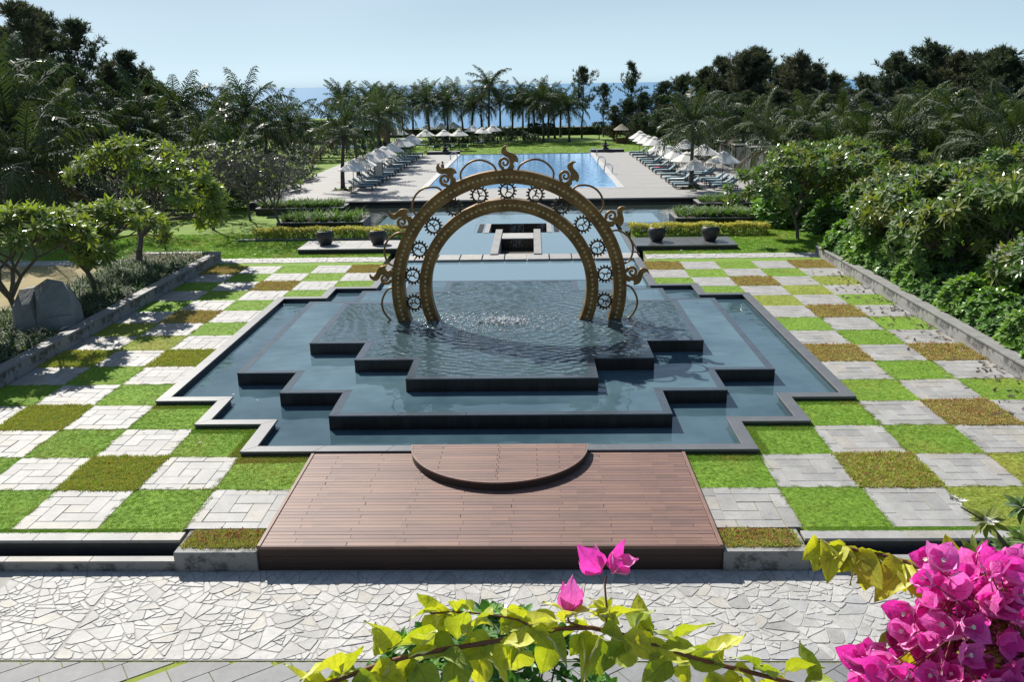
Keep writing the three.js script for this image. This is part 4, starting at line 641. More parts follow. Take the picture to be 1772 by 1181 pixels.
frangipani('large round leafy frangipani at the far end of the left planter', -18.5, 0.36, -25.9, 5.9, 4.7, { group: GL, bare: 0.12, lift: 1.1, lean: [0.6, 0.4], bloom: 0.1, leaf: 1.35, levels: 6, split: lv => lv === 6 ? 3 : rnd() < 0.35 ? 3 : 2, thick: 1.3 });
frangipani('almost leafless frangipani on the lawn behind the left planter end', -19.4, 0, -38.8, 5.5, 4.2, { group: GL, bare: 0.82, bloom: 0.2, small: true, levels: 7, split: lv => lv === 7 ? 3 : rnd() < 0.32 ? 3 : 2, thick: 0.8 });
frangipani('wide bare-branched frangipani behind the left yellow hedge', -14.9, 0, -38.0, 5.5, 5.2, { group: GL, bare: 0.85, bloom: 0.1, small: true, levels: 7, split: lv => lv === 7 ? 5 : rnd() < 0.32 ? 3 : 2, thick: 0.75, spread: 0.46 });
frangipani('small twiggy frangipani shrub on the lawn left of the path', -19.7, 0, -32.0, 1.9, 1.7, { group: GL, bare: 0.5, bloom: 0.03, small: true, levels: 4, split: lv => lv === 4 ? 6 : 2, r0: 0.25, thick: 0.45 });
frangipani('bare frangipani behind the left water planters', -21.5, 0, -44, 4.4, 3, { group: GL, bare: 0.75, bloom: 0.12, small: true, levels: 5 });
frangipani('bare frangipani in front of the left lounger palms', -18.2, 0, -42.5, 5.2, 4.4, { group: GL, bare: 0.85, bloom: 0.1, small: true, levels: 7, split: lv => lv === 7 ? 4 : rnd() < 0.32 ? 3 : 2, thick: 0.75 });
frangipani('bare frangipani left of the almost leafless one on the lawn', -24, 0, -38.5, 5.4, 4.4, { group: GL, bare: 0.8, bloom: 0.12, small: true, levels: 7, split: lv => lv === 7 ? 4 : rnd() < 0.32 ? 3 : 2, thick: 0.75 });
frangipani('leafy frangipani with forked trunk at the end of the right hedge', 15.8, 0, -33.2, 4.9, 4.3, { group: GR, mats: mPlumR, levels: 6, split: lv => lv === 6 ? 4 : rnd() < 0.4 ? 3 : 2, leaf: 1.2, bloom: 0.14, thick: 0.9 });
frangipani('broad frangipani filling the middle of the right planter', 18.8, 0.36, -21.8, 4.6, 4.0, { group: GR, mats: mPlumR, levels: 6, split: lv => lv === 6 ? 4 : rnd() < 0.4 ? 3 : 2, leaf: 1.22, bloom: 0.2, spread: 0.56 });
frangipani('nearest leafy frangipani at the right edge above the planter', 19.6, 0.36, -16.2, 4.7, 4.2, { group: GR, mats: mPlumR, levels: 6, split: lv => lv === 6 ? 4 : rnd() < 0.4 ? 3 : 2, leaf: 1.22, bloom: 0.2, spread: 0.56 });
frangipani('low frangipani leaning over the right hedge nearest the viewer', 18.3, 0.36, -13.2, 3.5, 3.1, { group: GR, mats: mPlumR, levels: 6, split: lv => lv === 6 ? 4 : rnd() < 0.35 ? 3 : 2, leaf: 1.12, bloom: 0.16, spread: 0.6 });
frangipani('low frangipani above the middle of the right hedge', 18.0, 0.36, -18.9, 3.5, 2.9, { group: GR, mats: mPlumR, levels: 6, split: lv => lv === 6 ? 4 : rnd() < 0.35 ? 3 : 2, leaf: 1.12, bloom: 0.16, spread: 0.6 });
frangipani('low frangipani above the far part of the right hedge', 17.9, 0.36, -24.6, 3.3, 2.6, { group: GR, mats: mPlumR, levels: 6, split: lv => lv === 6 ? 4 : rnd() < 0.35 ? 3 : 2, leaf: 1.12, bloom: 0.16, spread: 0.6 });
frangipani('dark leafy frangipani between the forked one and the right planter', 19.5, 0, -31, 5.2, 4.2, { group: GR, mats: mPlumR, levels: 6, leaf: 1.25, bloom: 0.09 });
frangipani('frangipani behind the right planter beneath the palms', 23, 0, -27, 5.4, 4.4, { group: GR, mats: mPlumR, levels: 6, leaf: 1.25, bloom: 0.1 });
frangipani('far frangipani on the right lawn beside the cabanas', 19.4, 0, -39, 5.0, 4.4, { group: GR, mats: mPlumR, levels: 6, leaf: 1.25, bloom: 0.08 });
// ---------------------------------------------------------------- shrubs and hedges
seed = 4242;
{
  const mats = [[0.16, 0.36, 0.014], [0.11, 0.28, 0.014], [0.2, 0.4, 0.015]].map(c => leafM(c, 0.45, 0.45, 0.18));
  const variant = (rx, ry, n, k) => { const L = [], st = new TB(); for (let i = 0; i < n; i++) { const a = R(0, 6.28), e = Math.asin(R(-0.1, 1)), rr = R(0.6, 1) ** 0.5, p = V(Math.cos(a) * Math.cos(e) * rx * rr, Math.max(0.05, Math.sin(e) * ry * rr), Math.sin(a) * Math.cos(e) * rx * rr), g = pick(shrubWhorls).clone(); g.scale(k, k, k).rotateY(R(0, 6.28)).rotateZ(-p.x / rx * 0.7).rotateX(p.z / rx * 0.7).translate(p.x, p.y, p.z); L.push(g); if (i % 6 === 0) limb(st, V(R(-0.1, 0.1), 0, R(-0.1, 0.1)), p, 0.02, 0.008, 4); } return [merge(L), st.geo()]; };
  const vs = [variant(1.1, 1.3, 150, 1.5), variant(1.15, 1.15, 150, 1.55), variant(1.05, 1.45, 150, 1.5)];
  const rows = []; for (let i = 0; i < 15; i++) rows.push([16.75 + R(-0.15, 0.15), -27.3 + i * 1.5]); for (let i = 0; i < 11; i++) rows.push([18.4, -26 + i * 1.9]);
  rows.forEach(([x, z], i) => { const t = thing('planter_shrub', i < 15 ? `${ORD[i]} glossy green shrub along the right planter wall from its far end` : `${ORD[i - 15]} glossy shrub from the far end in the shaded back row of the right planter`, 'shrub', x, 0.36, z, R(0, 6.28), i < 15 ? 'front row of shrubs in the right planter' : 'back row of shrubs in the right planter'), v = vs[i % 3], k = i < 15 ? (i < 3 ? 1.15 : 0.92) : 1.2; t.scale.set(k, k, k); part('foliage', v[0], mats[i % 3], t); part('stems', v[1], mBark, t); });
  [[16.6, -38.6, 'nearest the hedge end'], [19.2, -35.8, 'behind the forked frangipani'], [22, -35, 'farthest right'], [18.4, -42, 'beside the far water planter'], [21.5, -40.5, 'under the palms']].forEach(([x, z, l], i) => { const t = thing('lawn_shrub', `large leafy shrub on the right lawn ${l}`, 'shrub', x, -0.01, z, R(0, 6.28), 'large shrubs on the right lawn'), v = vs[i % 3]; t.scale.set(1.9, 1.7, 1.9); part('foliage', v[0], mats[i % 2], t); part('stems', v[1], mBark, t); });
  // strap-leaved planting in the left planter and in the water planters
  const strap = (n, len, w) => { const t = new TB(); for (let i = 0; i < n; i++) { const a = i / n * 6.28 + R(-0.3, 0.3), e = R(0.7, 1.4), d = V(Math.cos(a) * Math.cos(e), Math.sin(e), Math.sin(a) * Math.cos(e)), u = V(-Math.cos(a) * Math.sin(e), Math.cos(e), -Math.sin(a) * Math.sin(e)); bladeLeaf(t, V(0, 0, 0), d, u, len * R(0.7, 1.1), w, 0.2, R(0.3, 0.7), 3); } return t.geo(); };
  const mStrap = leafM([1, 1, 1], 0.4, 0.12, 0.35), L = [], g = () => { const w = R(0.7, 1.3); return pick([[0.07 * w, 0.15 * w, 0.02 * w], [0.06 * w, 0.12 * w, 0.03 * w], [0.11 * w, 0.17 * w, 0.03 * w]]); };
  for (let i = 0; i < 1500; i++) { const x = -R(15.85, 19.5), z = R(-28, -5); if (Math.hypot(x + 16.9, (z + 14.6) * 0.8) < 1.25) continue; L.push([x, 0.34, z, R(0.7, 1.3), R(0, 6.28), z < -26 && rnd() < 0.4 ? [0.4, 0.3, 0.22] : g()]); }
  instanced('bedding_plants', strap(9, 0.5, 0.022), mStrap, L, 'dense strap-leaved plants carpeting the left planter round the boulder', 'bedding plants');
  for (const s of [-1, 1]) [[9.75, 15.2, -41, -38.3], [12.4, 18.6, -47.2, -45]].forEach(([a, b, z0, z1], k) => {
    const X = s > 0 ? [a, b] : [-b, -a], sd = s > 0 ? 'right' : 'left', t = thing('water_planter', `${k ? 'farther' : 'nearer'} dark planter box of spiky green plants in the ${sd} pond`, 'planter');
    part('box', prismG(rect(...X, z0, z1), -0.4, 0.42), mBlack, t); part('rim', (() => { const q = []; ring(rect(...X, z0, z1), 0.22, 0.422, 0.48, 0.006, g => q.push(g)); return merge(q); })(), mWallTop, t); part('soil', prismG(rect(X[0] + 0.23, X[1] - 0.23, z0 + 0.23, z1 - 0.23), 0.422, 0.45), mSoil, t);
    const Q = []; for (let i = 0; i < 150; i++) { const w = R(0.8, 1.2); Q.push([R(X[0] + 0.25, X[1] - 0.25), 0.45, R(z0 + 0.25, z1 - 0.25), R(0.8, 1.4), R(0, 6.28), rnd() < 0.07 ? [0.6, 0.58, 0.5] : [0.13 * w, 0.26 * w, 0.02 * w]]); }
    instanced('spiky_plants', strap(10, 0.62, 0.028), mStrap, Q, `bright green spiky plants in the ${k ? 'farther' : 'nearer'} planter of the ${sd} pond`, 'plants');
  });
  // clipped yellow hedges
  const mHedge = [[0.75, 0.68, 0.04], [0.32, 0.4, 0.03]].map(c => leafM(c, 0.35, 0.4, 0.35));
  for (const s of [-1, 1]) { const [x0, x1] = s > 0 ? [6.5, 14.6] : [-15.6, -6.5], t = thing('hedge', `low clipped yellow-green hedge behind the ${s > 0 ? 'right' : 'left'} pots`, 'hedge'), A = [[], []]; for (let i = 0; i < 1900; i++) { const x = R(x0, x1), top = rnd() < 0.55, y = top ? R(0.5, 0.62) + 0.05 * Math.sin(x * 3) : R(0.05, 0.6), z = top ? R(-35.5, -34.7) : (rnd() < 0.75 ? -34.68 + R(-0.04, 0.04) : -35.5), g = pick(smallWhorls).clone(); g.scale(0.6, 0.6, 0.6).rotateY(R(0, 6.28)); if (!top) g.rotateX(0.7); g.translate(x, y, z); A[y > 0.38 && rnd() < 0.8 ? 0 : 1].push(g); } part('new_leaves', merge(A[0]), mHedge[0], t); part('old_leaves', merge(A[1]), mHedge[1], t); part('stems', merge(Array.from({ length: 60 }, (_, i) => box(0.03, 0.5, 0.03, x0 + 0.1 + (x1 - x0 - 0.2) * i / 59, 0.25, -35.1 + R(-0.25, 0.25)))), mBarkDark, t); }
  const hk = thing('hedge_kerb', 'thin dark kerb in front of the left yellow hedge', 'kerb'); part('kerb_stone', prismG(rect(-16.4, -6.9, -34.6, -34.3), -0.1, 0.1, 0.01), mKerb, hk);
  pots.forEach((q, i) => { const A = []; for (let k = 0; k < 40; k++) { const a = R(0, 6.28), r = R(0, 0.36), g = pick(smallWhorls).clone(); g.scale(0.7, 0.7, 0.7).rotateZ(-Math.cos(a) * r).rotateX(Math.sin(a) * r).translate(Math.cos(a) * r, 0.66 + R(0, 0.14) - r * 0.1, Math.sin(a) * r); A.push(g); } part('plant', merge(A), mHedge[i % 2 ? 1 : 0], q); });
  // boulder in the left planter
  const hull = (pts) => { const g = new ConvexGeometry(pts.map(p => V(...p))); g.computeVertexNormals(); const ps = g.attributes.position, uv = new Float32Array(ps.count * 2); for (let i = 0; i < ps.count; i++) { uv[i * 2] = ps.getX(i) + ps.getZ(i) * 0.7; uv[i * 2 + 1] = ps.getY(i) + ps.getZ(i) * 0.3; } g.setAttribute('uv', new THREE.BufferAttribute(uv, 2)); return g; };
  const bgn = merge([hull([[-0.25, 0, 0.75], [0.25, 0, 0.95], [1.15, 0, 0.6], [1.2, 0, -0.6], [-0.3, 0, -0.8], [0.3, 0.85, 0.92], [1.2, 0.95, 0.5], [1.22, 0.75, -0.5], [1.02, 1.55, 0.1], [0.75, 1.9, -0.15], [0.2, 2.05, -0.05], [-0.25, 1.75, 0.25], [0.0, 1.3, 0.72], [-0.35, 1.7, -0.6], [0.8, 1.55, -0.65]]), hull([[-1.25, 0, 0.4], [-0.9, 0, 0.85], [-0.1, 0, 0.8], [-0.1, 0, -0.6], [-1.2, 0, -0.5], [-1.3, 0.8, 0.2], [-1.0, 1.1, 0.7], [-0.9, 1.65, 0.1], [-0.2, 1.75, 0.2], [-0.3, 1.2, 0.78], [-0.5, 1.7, -0.4], [-1.1, 1.2, -0.4]]), hull([[0.1, 0, 0.9], [0.9, 0, 1.0], [1.25, 0, 0.5], [0.2, 0.6, 0.98], [0.85, 0.65, 0.98], [1.25, 0.6, 0.55], [0.5, 0, 0.2], [0.5, 0.6, 0.2]])]);
  const bo = solo('boulder', bgn, M([0.34, 0.355, 0.36], 0.85, { map: tStone, bumpMap: tBump, bumpScale: 0.03 }), 'big grey angular boulder in the left planter', 'boulder'); bo.position.set(-16.95, 0.3, -14.7); bo.rotation.y = 0.12; bo.scale.setScalar(0.88);
}

// ---------------------------------------------------------------- coconut palms
seed = 99;
{
  const frond = (e0, bend, len) => { // arching midrib with two rows of leaflets
    const t = new TB(), n = 24, pts = []; let p = V(0, 0, 0), e = e0; for (let i = 0; i <= n; i++) { pts.push([p.clone(), e]); p = p.clone().add(V(Math.cos(e), Math.sin(e), 0).multiplyScalar(len / n)); e -= bend / n * (0.4 + 1.2 * i / n); }
    for (let i = 0; i < n; i += 3) limb(t, pts[i][0], pts[i + 3][0], 0.045 * (1 - i / n) + 0.008, 0.045 * (1 - (i + 3) / n) + 0.008, 4);
    for (let i = 3; i <= n; i++) for (const s of [-1, 1]) {
      const [o, ee] = pts[i], k = i / n, l = len * R(0.25, 0.31) * Math.pow(Math.sin(PI * (0.12 + 0.83 * k)), 0.7) * R(0.85, 1.1), fwd = V(Math.cos(ee), Math.sin(ee), 0), up = V(-Math.sin(ee), Math.cos(ee), 0);
      const d = fwd.clone().multiplyScalar(0.5 + 0.6 * k + R(-0.18, 0.18)).add(V(0, 0, s)).addScaledVector(up, R(-0.25, 0.35) - 0.15 * k).normalize(), w = 0.036, a = o.clone(), m = a.clone().addScaledVector(d, l * 0.5), b = m.clone().addScaledVector(d, l * 0.35).add(V(R(-0.1, 0.1), -l * R(0.3, 0.7), 0));
      const sd = fwd.clone().multiplyScalar(w); t.quad(a.clone().sub(sd).toArray(), a.clone().add(sd).toArray(), m.clone().add(sd).toArray(), m.clone().sub(sd).toArray()); t.tri(m.clone().sub(sd).toArray(), m.clone().add(sd).toArray(), b.toArray());
    }
    return t.geo();
  };
  const ages = [[1.2, 0.8], [0.95, 1.2], [0.65, 1.4], [0.35, 1.5], [0.0, 1.5], [-0.4, 1.0]].map(([e, b]) => [frond(e, b, 3), frond(e + 0.1, b * 1.15, 3)]);
  const mFr = [[0.05, 0.085, 0.012], [0.032, 0.065, 0.011], [0.07, 0.11, 0.014]].map(c => leafM(c, 0.3, 0.14, 0.28)), mOld = leafM([0.12, 0.09, 0.04], 0.25, 0.1, 0.4), mTr = M([0.12, 0.105, 0.09], 0.9, { map: tex(128, (u, v) => (0.6 + 0.35 * nBark(u, v)) * (Math.abs((v * 8) % 1 - 0.5) < 0.07 ? 0.6 : 1)), bumpMap: tBump, bumpScale: 0.01 });
  const fib = new TB(); for (let i = 0; i < 16; i++) { const a = i * 2.4; limb(fib, V(Math.cos(a) * 0.1, -0.35, Math.sin(a) * 0.1), V(Math.cos(a) * 0.3, 0.15, Math.sin(a) * 0.3), 0.06, 0.03, 4); } const fibG = fib.geo();
  const palm = (x, y, z, h, label, group, o = {}) => {
    seed = Math.round(x * 77 + z * 13 + 5000); const t = thing('coconut_palm', label, 'palm', x, y, z, R(0, 6.28), group), lx = R(-0.5, 0.5), lz = R(-0.5, 0.5), tb = new TB(), top = V(lx, h, lz), n = 8; let prev = V(0, -0.1, 0);
    for (let i = 1; i <= n; i++) { const s = i / n, q = V(lx * s * s, h * s, lz * s * s); limb(tb, prev, q, 0.19 - 0.08 * (s - 1 / n) + (i === 1 ? 0.06 : 0), 0.19 - 0.08 * s, 8); prev = q; }
    part('trunk', tb.geo(), mTr, t); const c = part('crown_base', fibG, mTr, t); c.position.copy(top);
    const N = o.n ?? 20, k = (o.size ?? 1); for (let i = 0; i < N; i++) { const ag = Math.min(5, Math.floor(i / N * 6 + R(-0.4, 0.4))), f = part('frond', ages[Math.max(0, ag)][i % 2], ag === 5 && rnd() < 0.5 ? mOld : pick(mFr), t); f.position.copy(top); f.rotation.set(R(-0.3, 0.3), i * 2.4 + R(-0.35, 0.35), R(-0.2, 0.16)); f.scale.setScalar(k * R(0.72, 1.15)); }
    return t;
  };
  [[-33.8, -42, 10.0], [-27.8, -34, 6.6], [-32.5, -48, 8.3], [-33.4, -54, 7.0], [-34.0, -62, 8.2], [-31.4, -60, 6.3], [-33.1, -70, 8.3], [-29.6, -66, 6.5], [-31.4, -78, 8.5], [-26.8, -72, 8.2], [-27.9, -80, 6.3], [-32.6, -84, 5.2], [-28.4, -92, 6.1], [-29.3, -102, 5.4], [-30.9, -38, 8.0], [-36, -76, 8.6], [-38, -58, 7.6], [-24.5, -50, 5.2], [-23.5, -58, 5.0], [-37, -48, 6.2], [-22, -104, 7.2]].sort((a, b) => a[0] / (16 - a[1]) - b[0] / (16 - b[1])).forEach(([x, z, h], i) => palm(x, 0, z, h - 2.1, `${ORD[i]} palm from the left in the dense grove on the left`, 'palms of the left grove', { n: 27, size: z > -50 ? 1.75 : 1.5 }));
  [[-14.6, -55.6, 5.6], [-15.3, -66, 6.2], [-15.2, -76, 6.2], [-15.6, -86, 6.4], [-17, -94, 6.4], [-18.5, -101, 6.6], [-20.5, -109, 7]].forEach(([x, z, h], i) => palm(x, 0.4, z, h - 1.3, `${ORD[i]} palm from the near end among the left loungers`, 'palms among the left loungers', { n: 22, size: 1.15 }));
  [[-29.6, -128, 7.0], [-26.5, -116, 7.0], [-23.9, -122, 7.2], [-21.1, -120, 6.8], [-17.0, -118, 6.9], [-13.8, -112, 6.6], [-11.2, -112, 6.4], [-10.1, -126, 7.0], [-8.3, -120, 5.8], [-5.5, -116, 8.6], [-2.2, -122, 6.6], [-0.6, -126, 6.4], [1.3, -118, 6.3], [2.5, -113, 6.7], [4.3, -120, 5.7], [6.2, -113, 5.7], [-15.5, -125, 7], [-12.4, -121, 6.8], [-7, -124, 6.9], [-4, -121, 6.7], [0.3, -122, 6.5], [3.4, -125, 6.5], [5.3, -125, 6.3], [-19.5, -125, 7]].sort((a, b) => a[0] / (16 - a[1]) - b[0] / (16 - b[1])).forEach(([x, z, h], i) => palm(x, 0.34, z, h - 1.0, `${ORD[i]} palm from the left in the row between lawn and sea`, 'palms along the beach', { n: 28, size: x === -5.5 ? 1.4 : 1.22 }));
  [[13.3, -53.4, 6.3], [16.5, -70, 4.8], [19.9, -76, 6.9], [21.6, -72, 5.8], [22.3, -66, 6.3], [21.5, -60, 5.2], [24.1, -62, 6.6], [24.4, -55, 5.6], [29.2, -66, 6.9], [26.2, -52, 6.1], [26.9, -48, 6.5], [31.3, -56, 7.9], [31.3, -50, 7.1], [30.2, -44, 6.3], [29.0, -38, 5.9], [32.2, -42, 6.9], [28.5, -46, 5.1], [17.5, -82, 5.2], [36, -52, 7], [34.5, -60, 7.4]].sort((a, b) => a[0] / (16 - a[1]) - b[0] / (16 - b[1])).forEach(([x, z, h], i) => palm(x, 0.1, z, h - (x < 14 ? 1 : 2.3), `${ORD[i]} palm from the left in the grove right of the pool`, 'palms of the right grove', { n: 25, size: z > -47 ? 1.6 : 1.3 }));
  // planting squares at the palm feet
  for (const [x, z] of [[-14.6, -55.6], [13.3, -53.4]]) { const t = thing('palm_bed', `small green planting square at the foot of the ${x < 0 ? 'left' : 'right'} terrace palm`, 'planting bed', x, 0.5, z); part('soil', prismG(rect(-0.8, 0.8, -0.8, 0.8), 0, 0.02), mSoil, t); part('plants', merge(Array.from({ length: 26 }, () => pick(smallWhorls).clone().rotateY(R(0, 6)).translate(R(-0.75, 0.75), 0.02, R(-0.75, 0.75)))), mPlumR[0], t); }
}
// ---------------------------------------------------------------- casuarinas, bushes and topiary
seed = 321;
{
  const mCas = [[0.065, 0.095, 0.03], [0.07, 0.09, 0.032], [0.06, 0.09, 0.03], [0.09, 0.1, 0.036]].map(c => leafM(c, 0.3, 0.1, 0.5));
  const cas = (h, rx, dens, open) => { // feathery crown: limbs rising from a leader, drooping needle sprays along them
    const wood = new TB(), t = new TB(), top = V(R(-0.6, 0.6), h, R(-0.6, 0.6)); let p = V(0, 0, 0);
    for (let i = 1; i <= 8; i++) { const q = top.clone().multiplyScalar(i / 8).add(V(R(-0.15, 0.15), 0, R(-0.15, 0.15))); limb(wood, p, q, 0.2 * (1 - (i - 1) / 8) + 0.02, 0.2 * (1 - i / 8) + 0.02, 5); p = q; }
    for (let b = 0; b < dens; b++) {
      const s = open + (1 - open) * Math.pow(rnd(), 0.8), o = top.clone().multiplyScalar(s * 0.94), a = R(0, 6.28), prof = Math.sin(PI * Math.min(1, 0.18 + 0.8 * (s - open) / (1 - open))) * 0.85 + 0.12, L = rx * prof * R(0.35, 1.4), e = R(0.15, 0.9), d = V(Math.cos(a) * Math.cos(e), Math.sin(e), Math.sin(a) * Math.cos(e)), end = o.clone().addScaledVector(d, L);
      limb(wood, o, end, 0.035, 0.012, 3);
      for (let c = 0; c < 7; c++) { const cp = o.clone().addScaledVector(d, L * R(0.25, 1.05)).add(V(R(-0.3, 0.3), R(-0.3, 0.3), R(-0.3, 0.3))); for (let k = 0; k < 8; k++) { const q = V(R(-1, 1), R(-0.3, 1.6), R(-1, 1)).normalize().addScaledVector(d, 0.5).normalize(), l = R(0.35, 0.85), sd = V(R(-1, 1), R(-1, 1), R(-1, 1)).cross(q).normalize().multiplyScalar(0.04), m = cp.clone().addScaledVector(q, l); t.tri(cp.clone().sub(sd).toArray(), cp.clone().add(sd).toArray(), m.toArray()); const m2 = cp.clone().addScaledVector(q, l * 0.5).add(V(R(-0.2, 0.2), R(-0.1, 0.25), R(-0.2, 0.2))); t.tri(cp.toArray(), m2.clone().add(sd).toArray(), m2.clone().sub(sd).toArray()); } }
    }
    return [t.geo(), wood.geo()];
  };
  const full = [cas(12, 3.2, 170, 0.1), cas(12, 3.5, 170, 0.08), cas(12, 2.9, 160, 0.12)], thin = [cas(12, 3.0, 62, 0.4), cas(12, 2.4, 50, 0.3)], tall = [cas(16, 3.6, 170, 0.2), cas(16, 3.2, 140, 0.25)];
  const put = (v, H0, x, z, h, label, group, k = 1) => { const t = thing('casuarina_tree', label, 'tree', x, 0, z, R(0, 6.28), group), s = h / H0; t.scale.set(s * k, s, s * k); part('trunk', v[1], mBarkDark, t); part('crown', v[0], pick(mCas), t); };
  [[-49.6, -70, 14.8], [-42.7, -62, 16.5], [-43.6, -68, 16.1], [-40.0, -66, 15.2], [-40.6, -72, 11.6], [-39.8, -75, 12.8], [-39.9, -80, 11], [-46, -84, 11], [-44, -92, 9.5]].forEach(([x, z, h], i) => put(tall[i % 2], 16, x, z, h, `${ORD[i]} tall feathery casuarina from the left behind the left palms`, 'casuarinas behind the left palms'));
  [[12.6, -113, 5.4], [14.6, -114, 6.4], [16.3, -114, 7.2], [19.2, -112, 8.6], [21.6, -110, 9.5], [24.3, -108, 10.4], [26.3, -105, 11.6], [27.7, -100, 12.3], [30.2, -100, 12.6], [31.5, -96, 10.4], [32.3, -92, 11.6], [34.1, -90, 10.3], [36.6, -92, 9.2], [37.8, -85, 9.0], [38.3, -80, 11.2], [42.2, -84, 10.0], [42.7, -80, 12.1], [43.9, -78, 11.1], [45.0, -76, 10.8], [45.7, -74, 11.2], [45.5, -70, 11.2], [47.0, -68, 11.2]].forEach(([x, z, h], i) => put(full[i % 3], 12, x, z, h, `${ORD[i]} dark casuarina from the left in the wood right of the pool`, 'casuarinas of the right wood', 1.15));
  [[15.5, -106, 4.6], [18, -104, 5.6], [21, -101, 6.6], [24, -98, 7], [27, -94, 7.4], [29, -88, 7.5], [32, -84, 7.2], [35, -78, 7.4], [38, -74, 7.6], [40, -68, 7.8]].forEach(([x, z, h], i) => put(full[(i + 1) % 3], 12, x, z, h, `${ORD[i]} bushy casuarina from the left along the lower front of the right wood`, 'lower casuarinas of the right wood', 1.7));
  [[8.5, -122, 10.9, 'slender casuarina with leaning stems standing against the sea', 0], [12.0, -124, 8.4, 'shorter casuarina beside the slender one against the sea', 0], [16.3, -124, 11.6, 'sparse spiky casuarina rising above the wood edge', 1]].forEach(([x, z, h, l, v]) => put(thin[v], 12, x, z, h, l, 'casuarinas at the beach', 0.9));
  const mBush = leafM([0.04, 0.085, 0.015], 0.35, 0.3, 0.35), blob = (rx, ry, n) => { const L = []; for (let i = 0; i < n; i++) { const a = R(0, 6.28), e = Math.asin(R(-0.3, 1)), rr = Math.pow(R(0.3, 1), 0.4), g = pick(smallWhorls).clone(); g.scale(1.7, 1.7, 1.7).rotateY(R(0, 6.28)).translate(Math.cos(a) * Math.cos(e) * rx * rr, Math.max(0.03, ry * (0.35 + 0.65 * Math.sin(e) * rr)), Math.sin(a) * Math.cos(e) * rx * rr); L.push(g); } return merge(L); };
  const b1 = blob(2.6, 2.6, 260), b2 = blob(1.4, 1.3, 120);
  [[-4, -110.5, 1, 'big rounded green bush behind the pool left of the palms'], [-1.2, -113.5, 0.72, 'darker bush right of the big rounded one']].forEach(([x, z, k, l]) => { const t = thing('bush', l, 'bush', x, 0.34, z); t.scale.setScalar(k); part('foliage', b1, mBush, t); part('stem', new THREE.CylinderGeometry(0.08, 0.12, 1.2, 6).translate(0, 0.6, 0), mBarkDark, t); });
  [[-9.5, -109], [-7.8, -110], [-12.4, -108], [-5.8, -113], [-16, -100], [0.8, -111.5], [-19, -101], [-20.5, -97]].forEach(([x, z], i) => { const t = thing('bush', `${ORD[i]} of the low dark bushes bordering the lawn behind the pool`, 'bush', x, 0.34, z, R(0, 6), 'low bushes behind the pool'); part('foliage', b2, mBush, t); part('stem', new THREE.CylinderGeometry(0.05, 0.08, 0.6, 6).translate(0, 0.3, 0), mBarkDark, t); });
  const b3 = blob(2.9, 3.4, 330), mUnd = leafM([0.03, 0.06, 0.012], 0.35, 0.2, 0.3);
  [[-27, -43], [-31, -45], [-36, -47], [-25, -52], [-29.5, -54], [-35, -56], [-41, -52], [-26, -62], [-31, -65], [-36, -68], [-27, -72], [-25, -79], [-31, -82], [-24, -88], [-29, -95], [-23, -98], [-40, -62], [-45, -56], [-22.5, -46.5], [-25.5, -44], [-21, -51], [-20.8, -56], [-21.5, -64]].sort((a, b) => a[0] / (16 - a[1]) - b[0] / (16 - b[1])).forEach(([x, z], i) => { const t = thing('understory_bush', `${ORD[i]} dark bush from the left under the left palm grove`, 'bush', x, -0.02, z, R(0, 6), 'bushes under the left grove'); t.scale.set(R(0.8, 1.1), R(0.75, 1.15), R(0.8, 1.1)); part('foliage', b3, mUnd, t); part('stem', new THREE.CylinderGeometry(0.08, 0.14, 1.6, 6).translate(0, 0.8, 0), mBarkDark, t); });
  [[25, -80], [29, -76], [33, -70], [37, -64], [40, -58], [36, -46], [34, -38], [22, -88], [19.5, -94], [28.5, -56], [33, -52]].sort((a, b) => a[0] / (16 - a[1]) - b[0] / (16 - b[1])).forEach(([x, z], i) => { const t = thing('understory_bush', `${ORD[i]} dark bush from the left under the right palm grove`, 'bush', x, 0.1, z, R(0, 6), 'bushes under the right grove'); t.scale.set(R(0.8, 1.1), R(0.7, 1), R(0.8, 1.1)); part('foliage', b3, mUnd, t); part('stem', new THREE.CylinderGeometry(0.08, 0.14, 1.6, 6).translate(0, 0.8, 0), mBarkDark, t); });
  const ball = blob(1.15, 1.0, 110); [[1.2, -116], [3.2, -115.5], [13.4, -116.5], [15.6, -116], [10.8, -117]].forEach(([x, z], i) => { const t = thing('topiary', `${ORD[i]} ball-headed clipped tree from the left before the sea`, 'topiary', x, 0.34, z, 0, 'ball-headed trees before the sea'); part('crown', ball, mBush, t).position.y = 1.6; part('trunk', new THREE.CylinderGeometry(0.06, 0.09, 2.2, 6).translate(0, 1.1, 0), mBarkDark, t); });
  const sea = thing('sea_hedge', 'long green hedge closing the lawn towards the sea', 'hedge'), A = []; for (let i = 0; i < 1500; i++) A.push(pick(smallWhorls).clone().scale(2.4, 2, 2.4).rotateY(R(0, 6)).translate(R(-60, 40), R(0.35, 1.7), -131 + R(-0.7, 0.7))); part('foliage', merge(A), leafM([0.07, 0.14, 0.02], 0.35, 0.2, 0.4), sea); part('core', box(100, 1.3, 0.8, -10, 0.95, -131.2), M([0.02, 0.035, 0.01], 0.9), sea);
}
